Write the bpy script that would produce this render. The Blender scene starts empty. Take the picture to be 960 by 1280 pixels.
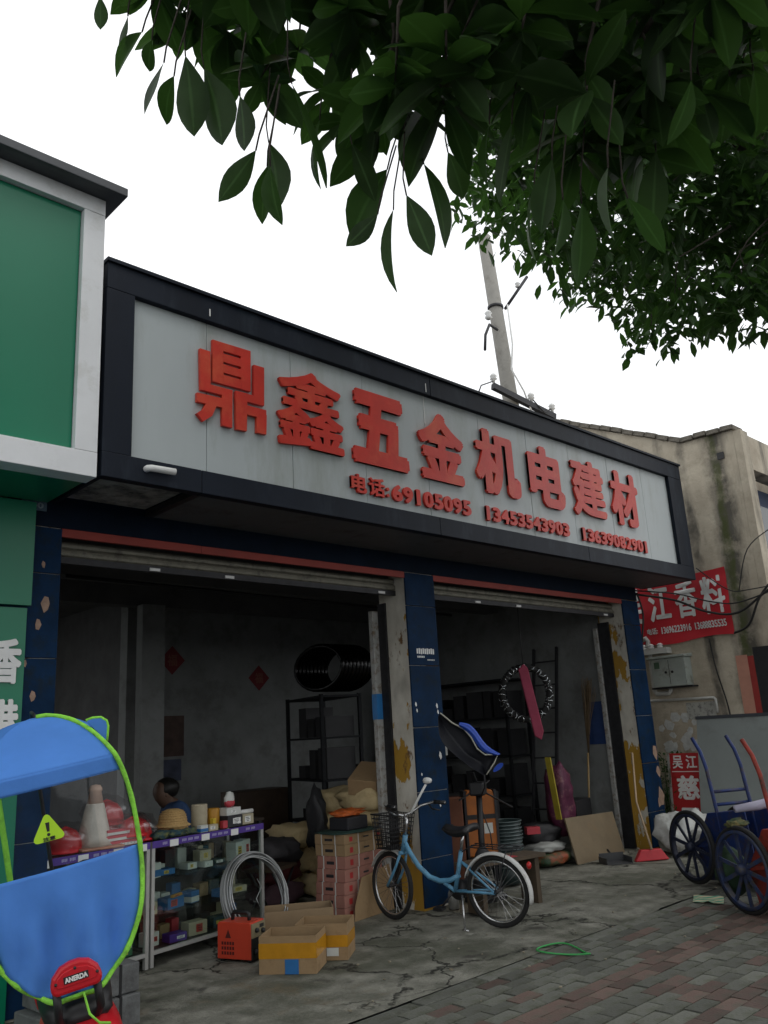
import bpy, bmesh, math, random
from mathutils import Vector, Matrix, noise as mnoise
random.seed(7)
V = Vector
SC = bpy.context.scene
COL = SC.collection
# ------------------------------------------------------------------ camera
cam = bpy.data.cameras.new('camera')
cam.sensor_fit = 'VERTICAL'; cam.sensor_height = 24.0
cam.lens = 24.0 * 1039.8 / 1280.0
cam.clip_start = 0.05; cam.clip_end = 1500
cam_ob = bpy.data.objects.new('camera', cam); COL.objects.link(cam_ob)
_yaw, _pit, _rol = math.radians(44.34), math.radians(14.89), math.radians(-3.32)
_f = V((math.sin(_yaw) * math.cos(_pit), math.cos(_yaw) * math.cos(_pit), math.sin(_pit)))
_r = V((math.cos(_yaw), -math.sin(_yaw), 0)); _u = _r.cross(_f)
_R = math.cos(_rol) * _r + math.sin(_rol) * _u
_U = -math.sin(_rol) * _r + math.cos(_rol) * _u
cam_ob.matrix_world = Matrix(((_R.x, _U.x, -_f.x, 0), (_R.y, _U.y, -_f.y, 0), (_R.z, _U.z, -_f.z, 1.6), (0, 0, 0, 1)))
SC.camera = cam_ob
# ------------------------------------------------------------------ sky, sun, exposure
SUN_EL, SUN_AZ = math.radians(58), math.radians(150)
world = bpy.data.worlds.new('World'); SC.world = world; world.use_nodes = True
nt = world.node_tree; nt.nodes.clear()
out = nt.nodes.new('ShaderNodeOutputWorld'); bg = nt.nodes.new('ShaderNodeBackground')
sky = nt.nodes.new('ShaderNodeTexSky'); sky.sky_type = 'NISHITA'; sky.sun_disc = False
sky.sun_elevation = SUN_EL; sky.sun_rotation = SUN_AZ; sky.air_density = 1.0; sky.dust_density = 4.0
hs = nt.nodes.new('ShaderNodeHueSaturation'); hs.inputs['Saturation'].default_value = 0.25
tc = nt.nodes.new('ShaderNodeTexCoord'); nz = nt.nodes.new('ShaderNodeTexNoise')
nz.inputs['Scale'].default_value = 1.6; nz.inputs['Detail'].default_value = 4
cr = nt.nodes.new('ShaderNodeValToRGB')
cr.color_ramp.elements[0].position = 0.3; cr.color_ramp.elements[0].color = (9.6, 9.9, 10.2, 1)
cr.color_ramp.elements[1].position = 0.7; cr.color_ramp.elements[1].color = (11.6, 11.7, 11.8, 1)
mx = nt.nodes.new('ShaderNodeMixRGB'); mx.inputs[0].default_value = 0.88      # a closed layer of white cloud
bg.inputs['Strength'].default_value = 0.13
nt.links.new(tc.outputs['Generated'], nz.inputs['Vector']); nt.links.new(nz.outputs['Fac'], cr.inputs[0])
nt.links.new(sky.outputs[0], hs.inputs['Color']); nt.links.new(hs.outputs[0], mx.inputs[1]); nt.links.new(cr.outputs[0], mx.inputs[2])
nt.links.new(mx.outputs[0], bg.inputs['Color']); nt.links.new(bg.outputs[0], out.inputs[0])
sun = bpy.data.lights.new('sun', 'SUN'); sun.energy = 0.5; sun.angle = math.radians(25); sun.color = (1, .97, .93)
sun_ob = bpy.data.objects.new('sun', sun); COL.objects.link(sun_ob)
_sd = V((math.sin(SUN_AZ) * math.cos(SUN_EL), math.cos(SUN_AZ) * math.cos(SUN_EL), math.sin(SUN_EL)))
sun_ob.rotation_euler = _sd.to_track_quat('Z', 'Y').to_euler()
vs = SC.view_settings
vs.view_transform = 'Standard'; vs.look = 'None'; vs.exposure = 0.0; vs.gamma = 1.0; vs.use_curve_mapping = False
# ------------------------------------------------------------------ materials
MATS = {}
def mat(name, col, rough=.6, var=.18, scale=6.0, dirt=None, bump=0.0, bscale=40.0, metal=0.0, rnd=0.0, spec=.4, stretch=(1, 1, 1)):
    """plain procedural surface: base colour broken up by noise, optional dirt (colour, amount 0..1, scale), fine bump"""
    if name in MATS: return MATS[name]
    m = bpy.data.materials.new(name); m.use_nodes = True; t = m.node_tree; n = t.nodes; L = t.links
    b = n['Principled BSDF']; b.inputs['Roughness'].default_value = rough; b.inputs['Metallic'].default_value = metal
    b.inputs['Specular IOR Level'].default_value = spec
    c = n.new('ShaderNodeTexCoord'); mp = n.new('ShaderNodeMapping'); mp.inputs['Scale'].default_value = stretch
    L.new(c.outputs['Object'], mp.inputs[0])
    a = n.new('ShaderNodeTexNoise'); a.inputs['Scale'].default_value = scale; a.inputs['Detail'].default_value = 6; a.inputs['Roughness'].default_value = .65
    L.new(mp.outputs[0], a.inputs['Vector'])
    r = n.new('ShaderNodeValToRGB'); e = r.color_ramp.elements
    e[0].position = .3; e[0].color = tuple(max(0, x * (1 - var)) for x in col) + (1,)
    e[1].position = .7; e[1].color = tuple(min(1, x * (1 + var)) for x in col) + (1,)
    L.new(a.outputs['Fac'], r.inputs[0]); last = r.outputs[0]
    if dirt:
        dc, amt, ds = dirt
        d = n.new('ShaderNodeTexNoise'); d.inputs['Scale'].default_value = ds; d.inputs['Detail'].default_value = 7; d.inputs['Roughness'].default_value = .7
        L.new(mp.outputs[0], d.inputs['Vector'])
        dr = n.new('ShaderNodeValToRGB'); dr.color_ramp.elements[0].position = .62 - amt * .3; dr.color_ramp.elements[1].position = .72 - amt * .1
        L.new(d.outputs['Fac'], dr.inputs[0])
        x = n.new('ShaderNodeMixRGB'); x.inputs[2].default_value = tuple(dc) + (1,)
        L.new(dr.outputs[0], x.inputs[0]); L.new(last, x.inputs[1]); last = x.outputs[0]
    if rnd:
        oi = n.new('ShaderNodeObjectInfo'); mr = n.new('ShaderNodeMapRange'); mr.inputs[3].default_value = 1 - rnd; mr.inputs[4].default_value = 1 + rnd
        L.new(oi.outputs['Random'], mr.inputs[0]); h = n.new('ShaderNodeHueSaturation')
        L.new(mr.outputs[0], h.inputs['Value']); L.new(last, h.inputs['Color']); last = h.outputs[0]
    L.new(last, b.inputs['Base Color'])
    if bump:
        q = n.new('ShaderNodeTexNoise'); q.inputs['Scale'].default_value = bscale; q.inputs['Detail'].default_value = 5
        L.new(mp.outputs[0], q.inputs['Vector'])
        bu = n.new('ShaderNodeBump'); bu.inputs['Strength'].default_value = min(1, bump); bu.inputs['Distance'].default_value = .02
        L.new(q.outputs['Fac'], bu.inputs['Height']); L.new(bu.outputs[0], b.inputs['Normal'])
    MATS[name] = m
    return m
def glassy(name, col, rough, alpha_like, ior=1.1):
    """thin clear sheet: mostly transparent with a glossy film"""
    if name in MATS: return MATS[name]
    m = bpy.data.materials.new(name); m.use_nodes = True; t = m.node_tree; n = t.nodes; L = t.links; n.clear()
    o = n.new('ShaderNodeOutputMaterial'); tr = n.new('ShaderNodeBsdfTransparent'); tr.inputs[0].default_value = tuple(col) + (1,)
    g = n.new('ShaderNodeBsdfGlossy'); g.inputs['Roughness'].default_value = rough
    c = n.new('ShaderNodeTexCoord'); a = n.new('ShaderNodeTexNoise'); a.inputs['Scale'].default_value = 9; a.inputs['Detail'].default_value = 4
    L.new(c.outputs['Object'], a.inputs['Vector'])
    bu = n.new('ShaderNodeBump'); bu.inputs['Strength'].default_value = .12 if rough > .06 else .03; bu.inputs['Distance'].default_value = .05
    L.new(a.outputs['Fac'], bu.inputs['Height']); L.new(bu.outputs[0], g.inputs['Normal'])
    mxs = n.new('ShaderNodeMixShader'); mxs.inputs[0].default_value = alpha_like
    L.new(tr.outputs[0], mxs.inputs[1]); L.new(g.outputs[0], mxs.inputs[2]); L.new(mxs.outputs[0], o.inputs[0])
    MATS[name] = m
    return m
def leaf_mat(name, col, tcol, tfac):
    m = bpy.data.materials.new(name); m.use_nodes = True; t = m.node_tree; n = t.nodes; L = t.links
    b = n['Principled BSDF']; b.inputs['Roughness'].default_value = .5; b.inputs['Specular IOR Level'].default_value = .22
    c = n.new('ShaderNodeTexCoord'); a = n.new('ShaderNodeTexNoise'); a.inputs['Scale'].default_value = 3.5; a.inputs['Detail'].default_value = 5
    L.new(c.outputs['Object'], a.inputs['Vector'])
    oi = n.new('ShaderNodeObjectInfo'); ad = n.new('ShaderNodeMath'); ad.operation = 'MULTIPLY_ADD'; ad.inputs[1].default_value = .35; 
    L.new(oi.outputs['Random'], ad.inputs[0]); L.new(a.outputs['Fac'], ad.inputs[2])
    r = n.new('ShaderNodeValToRGB'); e = r.color_ramp.elements
    e[0].position = .35; e[0].color = tuple(x * .6 for x in col) + (1,); e[1].position = .95; e[1].color = tuple(x * 1.5 for x in col) + (1,)
    L.new(ad.outputs[0], r.inputs[0])
    at_ = n.new('ShaderNodeAttribute'); at_.attribute_name = 'rib'; rr = n.new('ShaderNodeValToRGB'); rr.color_ramp.elements[0].position = .86; rr.color_ramp.elements[1].position = .97
    L.new(at_.outputs['Fac'], rr.inputs[0]); rm = n.new('ShaderNodeMixRGB'); rm.inputs[2].default_value = tuple(min(1, x * 3.2) for x in col) + (1,)
    L.new(rr.outputs[0], rm.inputs[0]); L.new(r.outputs[0], rm.inputs[1]); L.new(rm.outputs[0], b.inputs['Base Color'])
    tl = n.new('ShaderNodeBsdfTranslucent'); tl.inputs[0].default_value = tuple(tcol) + (1,)
    mxs = n.new('ShaderNodeMixShader'); mxs.inputs[0].default_value = tfac
    o = n['Material Output']; L.new(b.outputs[0], mxs.inputs[1]); L.new(tl.outputs[0], mxs.inputs[2]); L.new(mxs.outputs[0], o.inputs[0])
    MATS[name] = m
    return m
# ------------------------------------------------------------------ mesh helpers
class MB:
    def __init__(s): s.v = []; s.f = []; s.sm = []
    def add(s, vs, fs, smooth=False):
        k = len(s.v); s.v += [tuple(p) for p in vs]; s.f += [tuple(i + k for i in f) for f in fs]; s.sm += [smooth] * len(fs); return s
    def box(s, lo, hi, M=None):
        (a, b, c), (d, e, f) = lo, hi
        vs = [V(p) for p in ((a, b, c), (d, b, c), (d, e, c), (a, e, c), (a, b, f), (d, b, f), (d, e, f), (a, e, f))]
        if M is not None: vs = [M @ p for p in vs]
        return s.add(vs, [(0, 3, 2, 1), (4, 5, 6, 7), (0, 1, 5, 4), (1, 2, 6, 5), (2, 3, 7, 6), (3, 0, 4, 7)])
    def cbox(s, c, size, rz=0, M=None):
        h = V(size) / 2; T = Matrix.Translation(c) @ Matrix.Rotation(rz, 4, 'Z')
        if M is not None: T = M @ T
        return s.box(-h, h, T)
    def bar(s, a, b, w, h, up=(0, 0, 1)):
        a, b = V(a), V(b); d = (b - a); ln = d.length; d.normalize(); u = V(up)
        if abs(d.dot(u)) > .98: u = V((1, 0, 0))
        x = d.cross(u).normalized(); z = x.cross(d)
        M = Matrix(((x.x, d.x, z.x, a.x), (x.y, d.y, z.y, a.y), (x.z, d.z, z.z, a.z), (0, 0, 0, 1)))
        return s.box((-w / 2, 0, -h / 2), (w / 2, ln, h / 2), M)
    def tube(s, pts, r, n=8, closed=False, caps=True):
        pts = [V(p) for p in pts]; N = len(pts); rr = r if isinstance(r, (list, tuple)) else [r] * N
        vs = []; prev = None
        for i, p in enumerate(pts):
            if closed: d = pts[(i + 1) % N] - pts[i - 1]
            else: d = pts[min(i + 1, N - 1)] - pts[max(i - 1, 0)]
            d.normalize()
            if prev is None:
                u = V((0, 0, 1)) if abs(d.z) < .9 else V((1, 0, 0)); x = d.cross(u).normalized()
            else: x = (prev - d * prev.dot(d)).normalized()
            prev = x; y = d.cross(x)
            for k in range(n):
                a = 2 * math.pi * k / n; vs.append(p + (x * math.cos(a) + y * math.sin(a)) * rr[i])
        fs = []
        for i in range(N if closed else N - 1):
            j = (i + 1) % N
            for k in range(n): k2 = (k + 1) % n; fs.append((i * n + k, i * n + k2, j * n + k2, j * n + k))
        if not closed and caps: fs += [tuple(range(n))[::-1], tuple((N - 1) * n + k for k in range(n))]
        return s.add(vs, fs, True)
    def lathe(s, prof, n=20, M=None, sq=None):
        vs = []; fs = []
        for (r, z) in prof:
            for k in range(n):
                a = 2 * math.pi * k / n; ca, sa = math.cos(a), math.sin(a)
                if sq: q = (abs(ca) ** sq + abs(sa) ** sq) ** (-1 / sq); ca *= q; sa *= q
                p = V((r * ca, r * sa, z)); vs.append(M @ p if M is not None else p)
        for i in range(len(prof) - 1):
            for k in range(n): k2 = (k + 1) % n; fs.append((i * n + k, i * n + k2, (i + 1) * n + k2, (i + 1) * n + k))
        fs += [tuple(range(n))[::-1], tuple((len(prof) - 1) * n + k for k in range(n))]
        return s.add(vs, fs, True)
    def prism(s, poly, o, u, v, nrm, d):
        """2-D polygon (counter-clockwise seen against nrm) raised by d along nrm"""
        o, u, v, nrm = V(o), V(u), V(v), V(nrm); N = len(poly)
        lo = [o + u * x + v * y for x, y in poly]; hi = [p + nrm * d for p in lo]
        fs = [tuple(range(N))[::-1], tuple(range(N, 2 * N))] + [(i, (i + 1) % N, N + (i + 1) % N, N + i) for i in range(N)]
        return s.add(lo + hi, fs)
    def blob(s, c, size, seed=0, amp=.12, nf=2.5, M=None, sub=2, flat=0.0, box=0.0):
        bm = bmesh.new(); bmesh.ops.create_icosphere(bm, subdivisions=sub, radius=1)
        vs = []
        for x in bm.verts:
            p = x.co.copy()
            if box: m_ = max(abs(p.x), abs(p.y), abs(p.z)); p = p.lerp(p / m_, box)
            k = 1 + amp * mnoise.noise(p * nf + V((seed * 7.3, seed * 3.1, seed))) * 2
            q = V((p.x * k * size[0], p.y * k * size[1], p.z * k * size[2]))
            if flat: q.z = max(q.z, -size[2] * flat)
            q += V(c) if M is None else V((0, 0, 0))
            vs.append(M @ (q + V(c)) if M is not None else q)
        fs = [tuple(v.index for v in f.verts) for f in bm.faces]; bm.free()
        return s.add(vs, fs, True)
    def mesh(s, name, m):
        me = bpy.data.meshes.new(name); me.from_pydata(s.v, [], s.f)
        if m is not None: me.materials.append(m)
        me.polygons.foreach_set('use_smooth', s.sm); me.update(); return me
    def build(s, name, m, parent=None, bevel=0.0, M=None):
        me = s.mesh(name, m); return ob(name, me, parent, bevel, M)
def ob(name, me, parent=None, bevel=0.0, M=None):
    o = bpy.data.objects.new(name, me); COL.objects.link(o)
    if parent is not None: o.parent = parent
    if M is not None: o.matrix_local = M
    if bevel:
        b = o.modifiers.new('bevel', 'BEVEL'); b.width = bevel; b.segments = 2; b.limit_method = 'ANGLE'
    return o
def tag(o, label=None, cat=None, group=None, kind=None):
    if label: o['label'] = label
    if cat: o['category'] = cat
    if group: o['group'] = group
    if kind: o['kind'] = kind
    return o
def thing(name, label, cat, loc=(0, 0, 0), rz=0, group=None, M=None):
    o = bpy.data.objects.new(name, None); COL.objects.link(o); o.empty_display_size = .1
    o.location = loc; o.rotation_euler = (0, 0, rz)
    if M is not None: o.matrix_world = M
    return tag(o, label, cat, group)
def part(name, m, parent, *boxes, bevel=0.0):
    b = MB()
    for lo, hi in boxes: b.box(lo, hi)
    return b.build(name, m, parent, bevel)
def simple(name, mb, m, label, cat, group=None, bevel=0.0, M=None):
    return tag(mb.build(name, m, None, bevel, M), label, cat, group)
def frame(loc, u, v, w=None):
    """matrix whose x, y, z axes are u, v, w"""
    u, v = V(u).normalized(), V(v).normalized(); w = V(w).normalized() if w is not None else u.cross(v)
    return Matrix(((u.x, v.x, w.x, loc[0]), (u.y, v.y, w.y, loc[1]), (u.z, v.z, w.z, loc[2]), (0, 0, 0, 1)))
_glyph = {}
def glyph(body, depth=.1):
    """flat lettering as a mesh (verts, faces) in the xy plane, front towards +z"""
    if (body, depth) in _glyph: return _glyph[(body, depth)]
    c = bpy.data.curves.new('t', 'FONT'); c.body = body; c.extrude = depth; c.resolution_u = 4
    o = bpy.data.objects.new('t', c); COL.objects.link(o)
    dg = bpy.context.evaluated_depsgraph_get(); me = bpy.data.meshes.new_from_object(o.evaluated_get(dg))
    vs = [v.co.copy() for v in me.vertices]; fs = [tuple(p.vertices) for p in me.polygons]
    bpy.data.objects.remove(o); bpy.data.curves.remove(c); bpy.data.meshes.remove(me)
    _glyph[(body, depth)] = (vs, fs); return vs, fs
def lettering(mb, body, x0, x1, y0, y1, o, u, v, nrm, d, bold=(.03, .03), ring=8):
    """letters fitted into the rectangle x0..x1, y0..y1 of the plane o,u,v; the strokes are thickened by stacking shifted copies"""
    vs, fs = glyph(body)
    o, u, v, nrm = V(o), V(u), V(v), V(nrm)
    ax, bx = min(p.x for p in vs), max(p.x for p in vs); ay, by = min(p.y for p in vs), max(p.y for p in vs)
    sh = [(0, 0)]
    if bold and ring:
        for k in range(ring):
            a = 2 * math.pi * k / ring + math.pi / ring; cx, cy = math.cos(a), math.sin(a); q = 1 / max(abs(cx), abs(cy)); q = 1 + (q - 1) * .8
            sh.append((bold[0] * cx * q, bold[1] * cy * q))
    mxs = max(abs(a) for a, b in sh); mys = max(abs(b) for a, b in sh)
    W, H = bx - ax + 2 * mxs, by - ay + 2 * mys
    for i, (dx, dy) in enumerate(sh):
        pts = []
        for p in vs:
            X = x0 + (p.x - ax + mxs + dx) / W * (x1 - x0); Y = y0 + (p.y - ay + mys + dy) / H * (y1 - y0)
            zz = (p.z + .1) / .2
            pts.append(o + u * X + v * Y + nrm * (zz * (d + .0003 * i) + .00002 * i))
        mb.add(pts, fs)
    return mb
EX, EY, EZ = V((1, 0, 0)), V((0, 1, 0)), V((0, 0, 1))
ORD = ['topmost', 'second', 'third', 'fourth', 'fifth', 'sixth', 'seventh', 'eighth', 'ninth', 'tenth', 'eleventh', 'twelfth', 'thirteenth', 'fourteenth']
# ================================================================== SURFACES OF THE SETTING
def ground_mat():
    m = bpy.data.materials.new('cracked_concrete'); m.use_nodes = True; t = m.node_tree; n = t.nodes; L = t.links
    b = n['Principled BSDF']; b.inputs['Roughness'].default_value = .82; b.inputs['Specular IOR Level'].default_value = .3
    c = n.new('ShaderNodeTexCoord')
    def noi(s, d=6, r=.65):
        a = n.new('ShaderNodeTexNoise'); a.inputs['Scale'].default_value = s; a.inputs['Detail'].default_value = d; a.inputs['Roughness'].default_value = r
        L.new(c.outputs['Object'], a.inputs['Vector']); return a
    def ramp(src, p0, c0, p1, c1):
        r = n.new('ShaderNodeValToRGB'); e = r.color_ramp.elements; e[0].position = p0; e[0].color = c0 + (1,); e[1].position = p1; e[1].color = c1 + (1,)
        L.new(src, r.inputs[0]); return r.outputs[0]
    def mix(f, a, col, mode='MIX'):
        x = n.new('ShaderNodeMixRGB'); x.blend_type = mode; L.new(f, x.inputs[0]); L.new(a, x.inputs[1])
        if isinstance(col, tuple): x.inputs[2].default_value = col + (1,)
        else: L.new(col, x.inputs[2])
        return x.outputs[0]
    big = noi(1.1); mid = noi(4.5); fine = noi(45, 4)
    col = ramp(mid.outputs['Fac'], .3, (.108, .109, .088), .72, (.315, .308, .262))
    col = mix(ramp(big.outputs['Fac'], .45, (0, 0, 0), .62, (.85, .85, .85)), col, (.082, .086, .062))
    oil = noi(2.3, 3); col = mix(ramp(oil.outputs['Fac'], .62, (0, 0, 0), .70, (.8, .8, .8)), col, (.055, .052, .045))
    mud = noi(.9, 5); col = mix(ramp(mud.outputs['Fac'], .60, (0, 0, 0), .72, (.6, .6, .6)), col, (.19, .135, .075))
    pale = noi(3.1, 5); col = mix(ramp(pale.outputs['Fac'], .64, (0, 0, 0), .70, (.6, .6, .6)), col, (.36, .35, .31))
    # cracks: distorted cells
    dn = noi(2.2, 4); ad = n.new('ShaderNodeMixRGB'); ad.blend_type = 'ADD'; ad.inputs[0].default_value = .55
    L.new(c.outputs['Object'], ad.inputs[1]); L.new(dn.outputs['Color'], ad.inputs[2])
    vo = n.new('ShaderNodeTexVoronoi'); vo.feature = 'DISTANCE_TO_EDGE'; vo.inputs['Scale'].default_value = .85; L.new(ad.outputs[0], vo.inputs['Vector'])
    ck0 = ramp(vo.outputs['Distance'], .003, (1, 1, 1), .013, (0, 0, 0)); cmask = ramp(noi(.75, 3).outputs['Fac'], .45, (0, 0, 0), .55, (1, 1, 1))
    ckm = n.new('ShaderNodeMixRGB'); ckm.blend_type = 'MULTIPLY'; ckm.inputs[0].default_value = 1; L.new(ck0, ckm.inputs[1]); L.new(cmask, ckm.inputs[2]); ck = ckm.outputs[0]
    vo2 = n.new('ShaderNodeTexVoronoi'); vo2.feature = 'DISTANCE_TO_EDGE'; vo2.inputs['Scale'].default_value = .38; L.new(ad.outputs[0], vo2.inputs['Vector'])
    ck2 = ramp(vo2.outputs['Distance'], .003, (1, 1, 1), .013, (0, 0, 0)); sc2 = ramp(noi(6, 4).outputs['Fac'], .38, (0, 0, 0), .52, (1, 1, 1))
    m2 = n.new('ShaderNodeMixRGB'); m2.blend_type = 'MULTIPLY'; m2.inputs[0].default_value = 1; L.new(ck2, m2.inputs[1]); L.new(sc2, m2.inputs[2])
    mxx = n.new('ShaderNodeMixRGB'); mxx.blend_type = 'LIGHTEN'; mxx.inputs[0].default_value = 1; L.new(ck, mxx.inputs[1]); L.new(m2.outputs[0], mxx.inputs[2]); ck = mxx.outputs[0]
    col = mix(ck, col, (.022, .022, .018)); L.new(col, b.inputs['Base Color'])
    s1 = n.new('ShaderNodeMath'); s1.operation = 'MULTIPLY_ADD'; s1.inputs[1].default_value = -.9; L.new(ck, s1.inputs[0]); L.new(fine.outputs['Fac'], s1.inputs[2])
    s2 = n.new('ShaderNodeMath'); s2.operation = 'MULTIPLY_ADD'; s2.inputs[1].default_value = 1.2; L.new(mid.outputs['Fac'], s2.inputs[0]); L.new(s1.outputs[0], s2.inputs[2])
    bu = n.new('ShaderNodeBump'); bu.inputs['Strength'].default_value = .8; bu.inputs['Distance'].default_value = .015
    L.new(s2.outputs[0], bu.inputs['Height']); L.new(bu.outputs[0], b.inputs['Normal'])
    MATS['concrete'] = m; return m
def peel_mat(name, yellow_amt, seed):
    """dirty white plaster with flaking ochre paint and rust-brown runs"""
    m = bpy.data.materials.new(name); m.use_nodes = True; t = m.node_tree; n = t.nodes; L = t.links
    b = n['Principled BSDF']; b.inputs['Roughness'].default_value = .8
    c = n.new('ShaderNodeTexCoord'); mp = n.new('ShaderNodeMapping'); mp.inputs['Location'].default_value = (seed, seed * 1.7, seed * .6); mp.inputs['Scale'].default_value = (1, 1, .55)
    L.new(c.outputs['Object'], mp.inputs[0])
    def noi(s, d=5, r=.6):
        a = n.new('ShaderNodeTexNoise'); a.inputs['Scale'].default_value = s; a.inputs['Detail'].default_value = d; a.inputs['Roughness'].default_value = r
        L.new(mp.outputs[0], a.inputs['Vector']); return a.outputs['Fac']
    def ramp(src, p0, p1):
        r = n.new('ShaderNodeValToRGB'); r.color_ramp.elements[0].position = p0; r.color_ramp.elements[1].position = p1; L.new(src, r.inputs[0]); return r.outputs[0]
    def mix(f, a, col):
        x = n.new('ShaderNodeMixRGB'); L.new(f, x.inputs[0])
        if isinstance(a, tuple): x.inputs[1].default_value = a + (1,)
        else: L.new(a, x.inputs[1])
        x.inputs[2].default_value = col + (1,); return x.outputs[0]
    col = mix(ramp(noi(7), .35, .75), (.66, .63, .55), (.46, .43, .36))
    y = ramp(noi(2.6, 6, .6), .62 - yellow_amt * .22, .635 - yellow_amt * .22); col = mix(y, col, (.40, .225, .025))
    col = mix(ramp(noi(5.3, 6, .7), .60, .66), col, (.16, .085, .03))
    col = mix(ramp(noi(1.7, 3), .58, .8), col, (.10, .09, .075)); L.new(col, b.inputs['Base Color'])
    bu = n.new('ShaderNodeBump'); bu.inputs['Strength'].default_value = .7; bu.inputs['Distance'].default_value = .01; bu.invert = True
    L.new(y, bu.inputs['Height']); L.new(bu.outputs[0], b.inputs['Normal'])
    return m
def stucco_mat():
    """weathered beige render with dark runs below the coping and mould"""
    m = bpy.data.materials.new('weathered_render'); m.use_nodes = True; t = m.node_tree; n = t.nodes; L = t.links
    b = n['Principled BSDF']; b.inputs['Roughness'].default_value = .9
    c = n.new('ShaderNodeTexCoord')
    def noi(s, sc=(1, 1, 1), d=6, r=.65):
        mp = n.new('ShaderNodeMapping'); mp.inputs['Scale'].default_value = sc; L.new(c.outputs['Object'], mp.inputs[0])
        a = n.new('ShaderNodeTexNoise'); a.inputs['Scale'].default_value = s; a.inputs['Detail'].default_value = d; a.inputs['Roughness'].default_value = r
        L.new(mp.outputs[0], a.inputs['Vector']); return a.outputs['Fac']
    def ramp(src, p0, p1, a=0, z=1):
        r = n.new('ShaderNodeValToRGB'); e = r.color_ramp.elements; e[0].position = p0; e[1].position = p1; e[0].color = (a, a, a, 1); e[1].color = (z, z, z, 1); L.new(src, r.inputs[0]); return r.outputs[0]
    def mix(f, a, col):
        x = n.new('ShaderNodeMixRGB'); L.new(f, x.inputs[0])
        if isinstance(a, tuple): x.inputs[1].default_value = a + (1,)
        else: L.new(a, x.inputs[1])
        x.inputs[2].default_value = col + (1,); return x.outputs[0]
    def mul(a, b_):
        x = n.new('ShaderNodeMath'); x.operation = 'MULTIPLY'; L.new(a, x.inputs[0]); L.new(b_, x.inputs[1]); return x.outputs[0]
    col = mix(ramp(noi(2.2), .35, .7), (.43, .37, .285), (.58, .52, .41))
    col = mix(ramp(noi(9), .5, .75, 0, .6), col, (.31, .265, .20))
    runs = mul(ramp(noi(2.4, (1, 1, .16)), .50, .66), ramp(noi(1.0, (1, 1, .5)), .42, .62))
    col = mix(runs, col, (.11, .10, .085))
    sp = n.new('ShaderNodeSeparateXYZ'); L.new(c.outputs['Object'], sp.inputs[0])
    wob = n.new('ShaderNodeMath'); wob.operation = 'MULTIPLY_ADD'; wob.inputs[1].default_value = .5; L.new(noi(2.0, (1, 1, .4)), wob.inputs[0]); L.new(sp.outputs['Y'], wob.inputs[2])
    def band(c0, w):
        x = n.new('ShaderNodeMath'); x.operation = 'SUBTRACT'; x.inputs[1].default_value = c0; L.new(wob.outputs[0], x.inputs[0])
        a = n.new('ShaderNodeMath'); a.operation = 'ABSOLUTE'; L.new(x.outputs[0], a.inputs[0]); return ramp(a.outputs[0], w * .3, w, .85, 0)
    col = mix(mul(band(5.10, .22), ramp(noi(3.5), .25, .5)), col, (.035, .035, .03)); col = mix(mul(band(5.14, .08), ramp(noi(4.0), .3, .6)), col, (.07, .085, .02))
    col = mix(mul(band(5.62, .10), ramp(noi(1.6), .30, .55)), col, (.08, .072, .06))
    L.new(col, b.inputs['Base Color'])
    bu = n.new('ShaderNodeBump'); bu.inputs['Strength'].default_value = .5; bu.inputs['Distance'].default_value = .01; L.new(noi(30), bu.inputs['Height']); L.new(bu.outputs[0], b.inputs['Normal'])
    return m
M_con = ground_mat()
M_asph = mat('asphalt', (.05, .05, .052), .9, .3, 12, bump=.4, bscale=90)
M_pave_g = mat('grey_paver', (.125, .128, .110), .85, .22, 14, dirt=((.065, .070, .045), .5, 6), bump=.35, bscale=60, rnd=.3)
M_pave_r = mat('red_paver', (.130, .086, .072), .85, .22, 14, dirt=((.075, .072, .055), .55, 7), bump=.35, bscale=60, rnd=.32)
M_bed = mat('paver_joint_soil', (.04, .038, .03), .95, .3, 20)
M_navy = mat('navy_tile', (.006, .024, .062), .55, .3, 5, spec=.06, dirt=((.012, .022, .035), .4, 9), bump=.08, bscale=12)
M_navyd = mat('navy_paint', (.004, .010, .022), .6, .25, 5, spec=.08)
M_plW = peel_mat('peeling_plaster_white', .30, 0.0); M_plY = peel_mat('peeling_plaster_ochre', .62, 5.3)
M_redstrip = mat('faded_red_strip', (.30, .035, .022), .55, .15, 4)
M_slat = mat('shutter_slat', (.20, .19, .15), .45, .18, 6, dirt=((.08, .075, .06), .4, 10), metal=.3)
M_wallin = mat('grimy_white_wall', (.22, .23, .225), .85, .12, 3, dirt=((.15, .15, .145), .4, 2))
M_ceil = mat('dark_grey_ceiling', (.10, .10, .10), .9, .2, 3)  # plain dark grey with slight noise, shared by recess walls and roller boxes
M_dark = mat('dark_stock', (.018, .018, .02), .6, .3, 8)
M_black = mat('black_plastic', (.012, .012, .013), .45, .3, 12)
M_rail = mat('galvanised_rail', (.42, .42, .40), .5, .14, 9, dirt=((.18, .13, .08), .45, 14), metal=.2)
M_white = mat('white_plastic', (.72, .72, .70), .45, .06, 8)
M_frame = mat('sign_frame_metal', (.009, .013, .022), .5, .25, 2.2, spec=.15, dirt=((.022, .03, .042), .35, 3), stretch=(1, 1, .35))
M_panel = mat('sign_panel_aluminium', (.44, .48, .485), .42, .07, 1.1, dirt=((.335, .36, .34), .42, 2.2), metal=.0, stretch=(1, 1, .22))
M_red = mat('red_acrylic_letter', (.56, .034, .020), .4, .12, 5, dirt=((.62, .085, .038), .42, 2.6))
M_cem = mat('bare_cement', (.28, .27, .25), .9, .25, 6, dirt=((.04, .04, .045), .55, 5), bump=.6, bscale=20)
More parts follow.
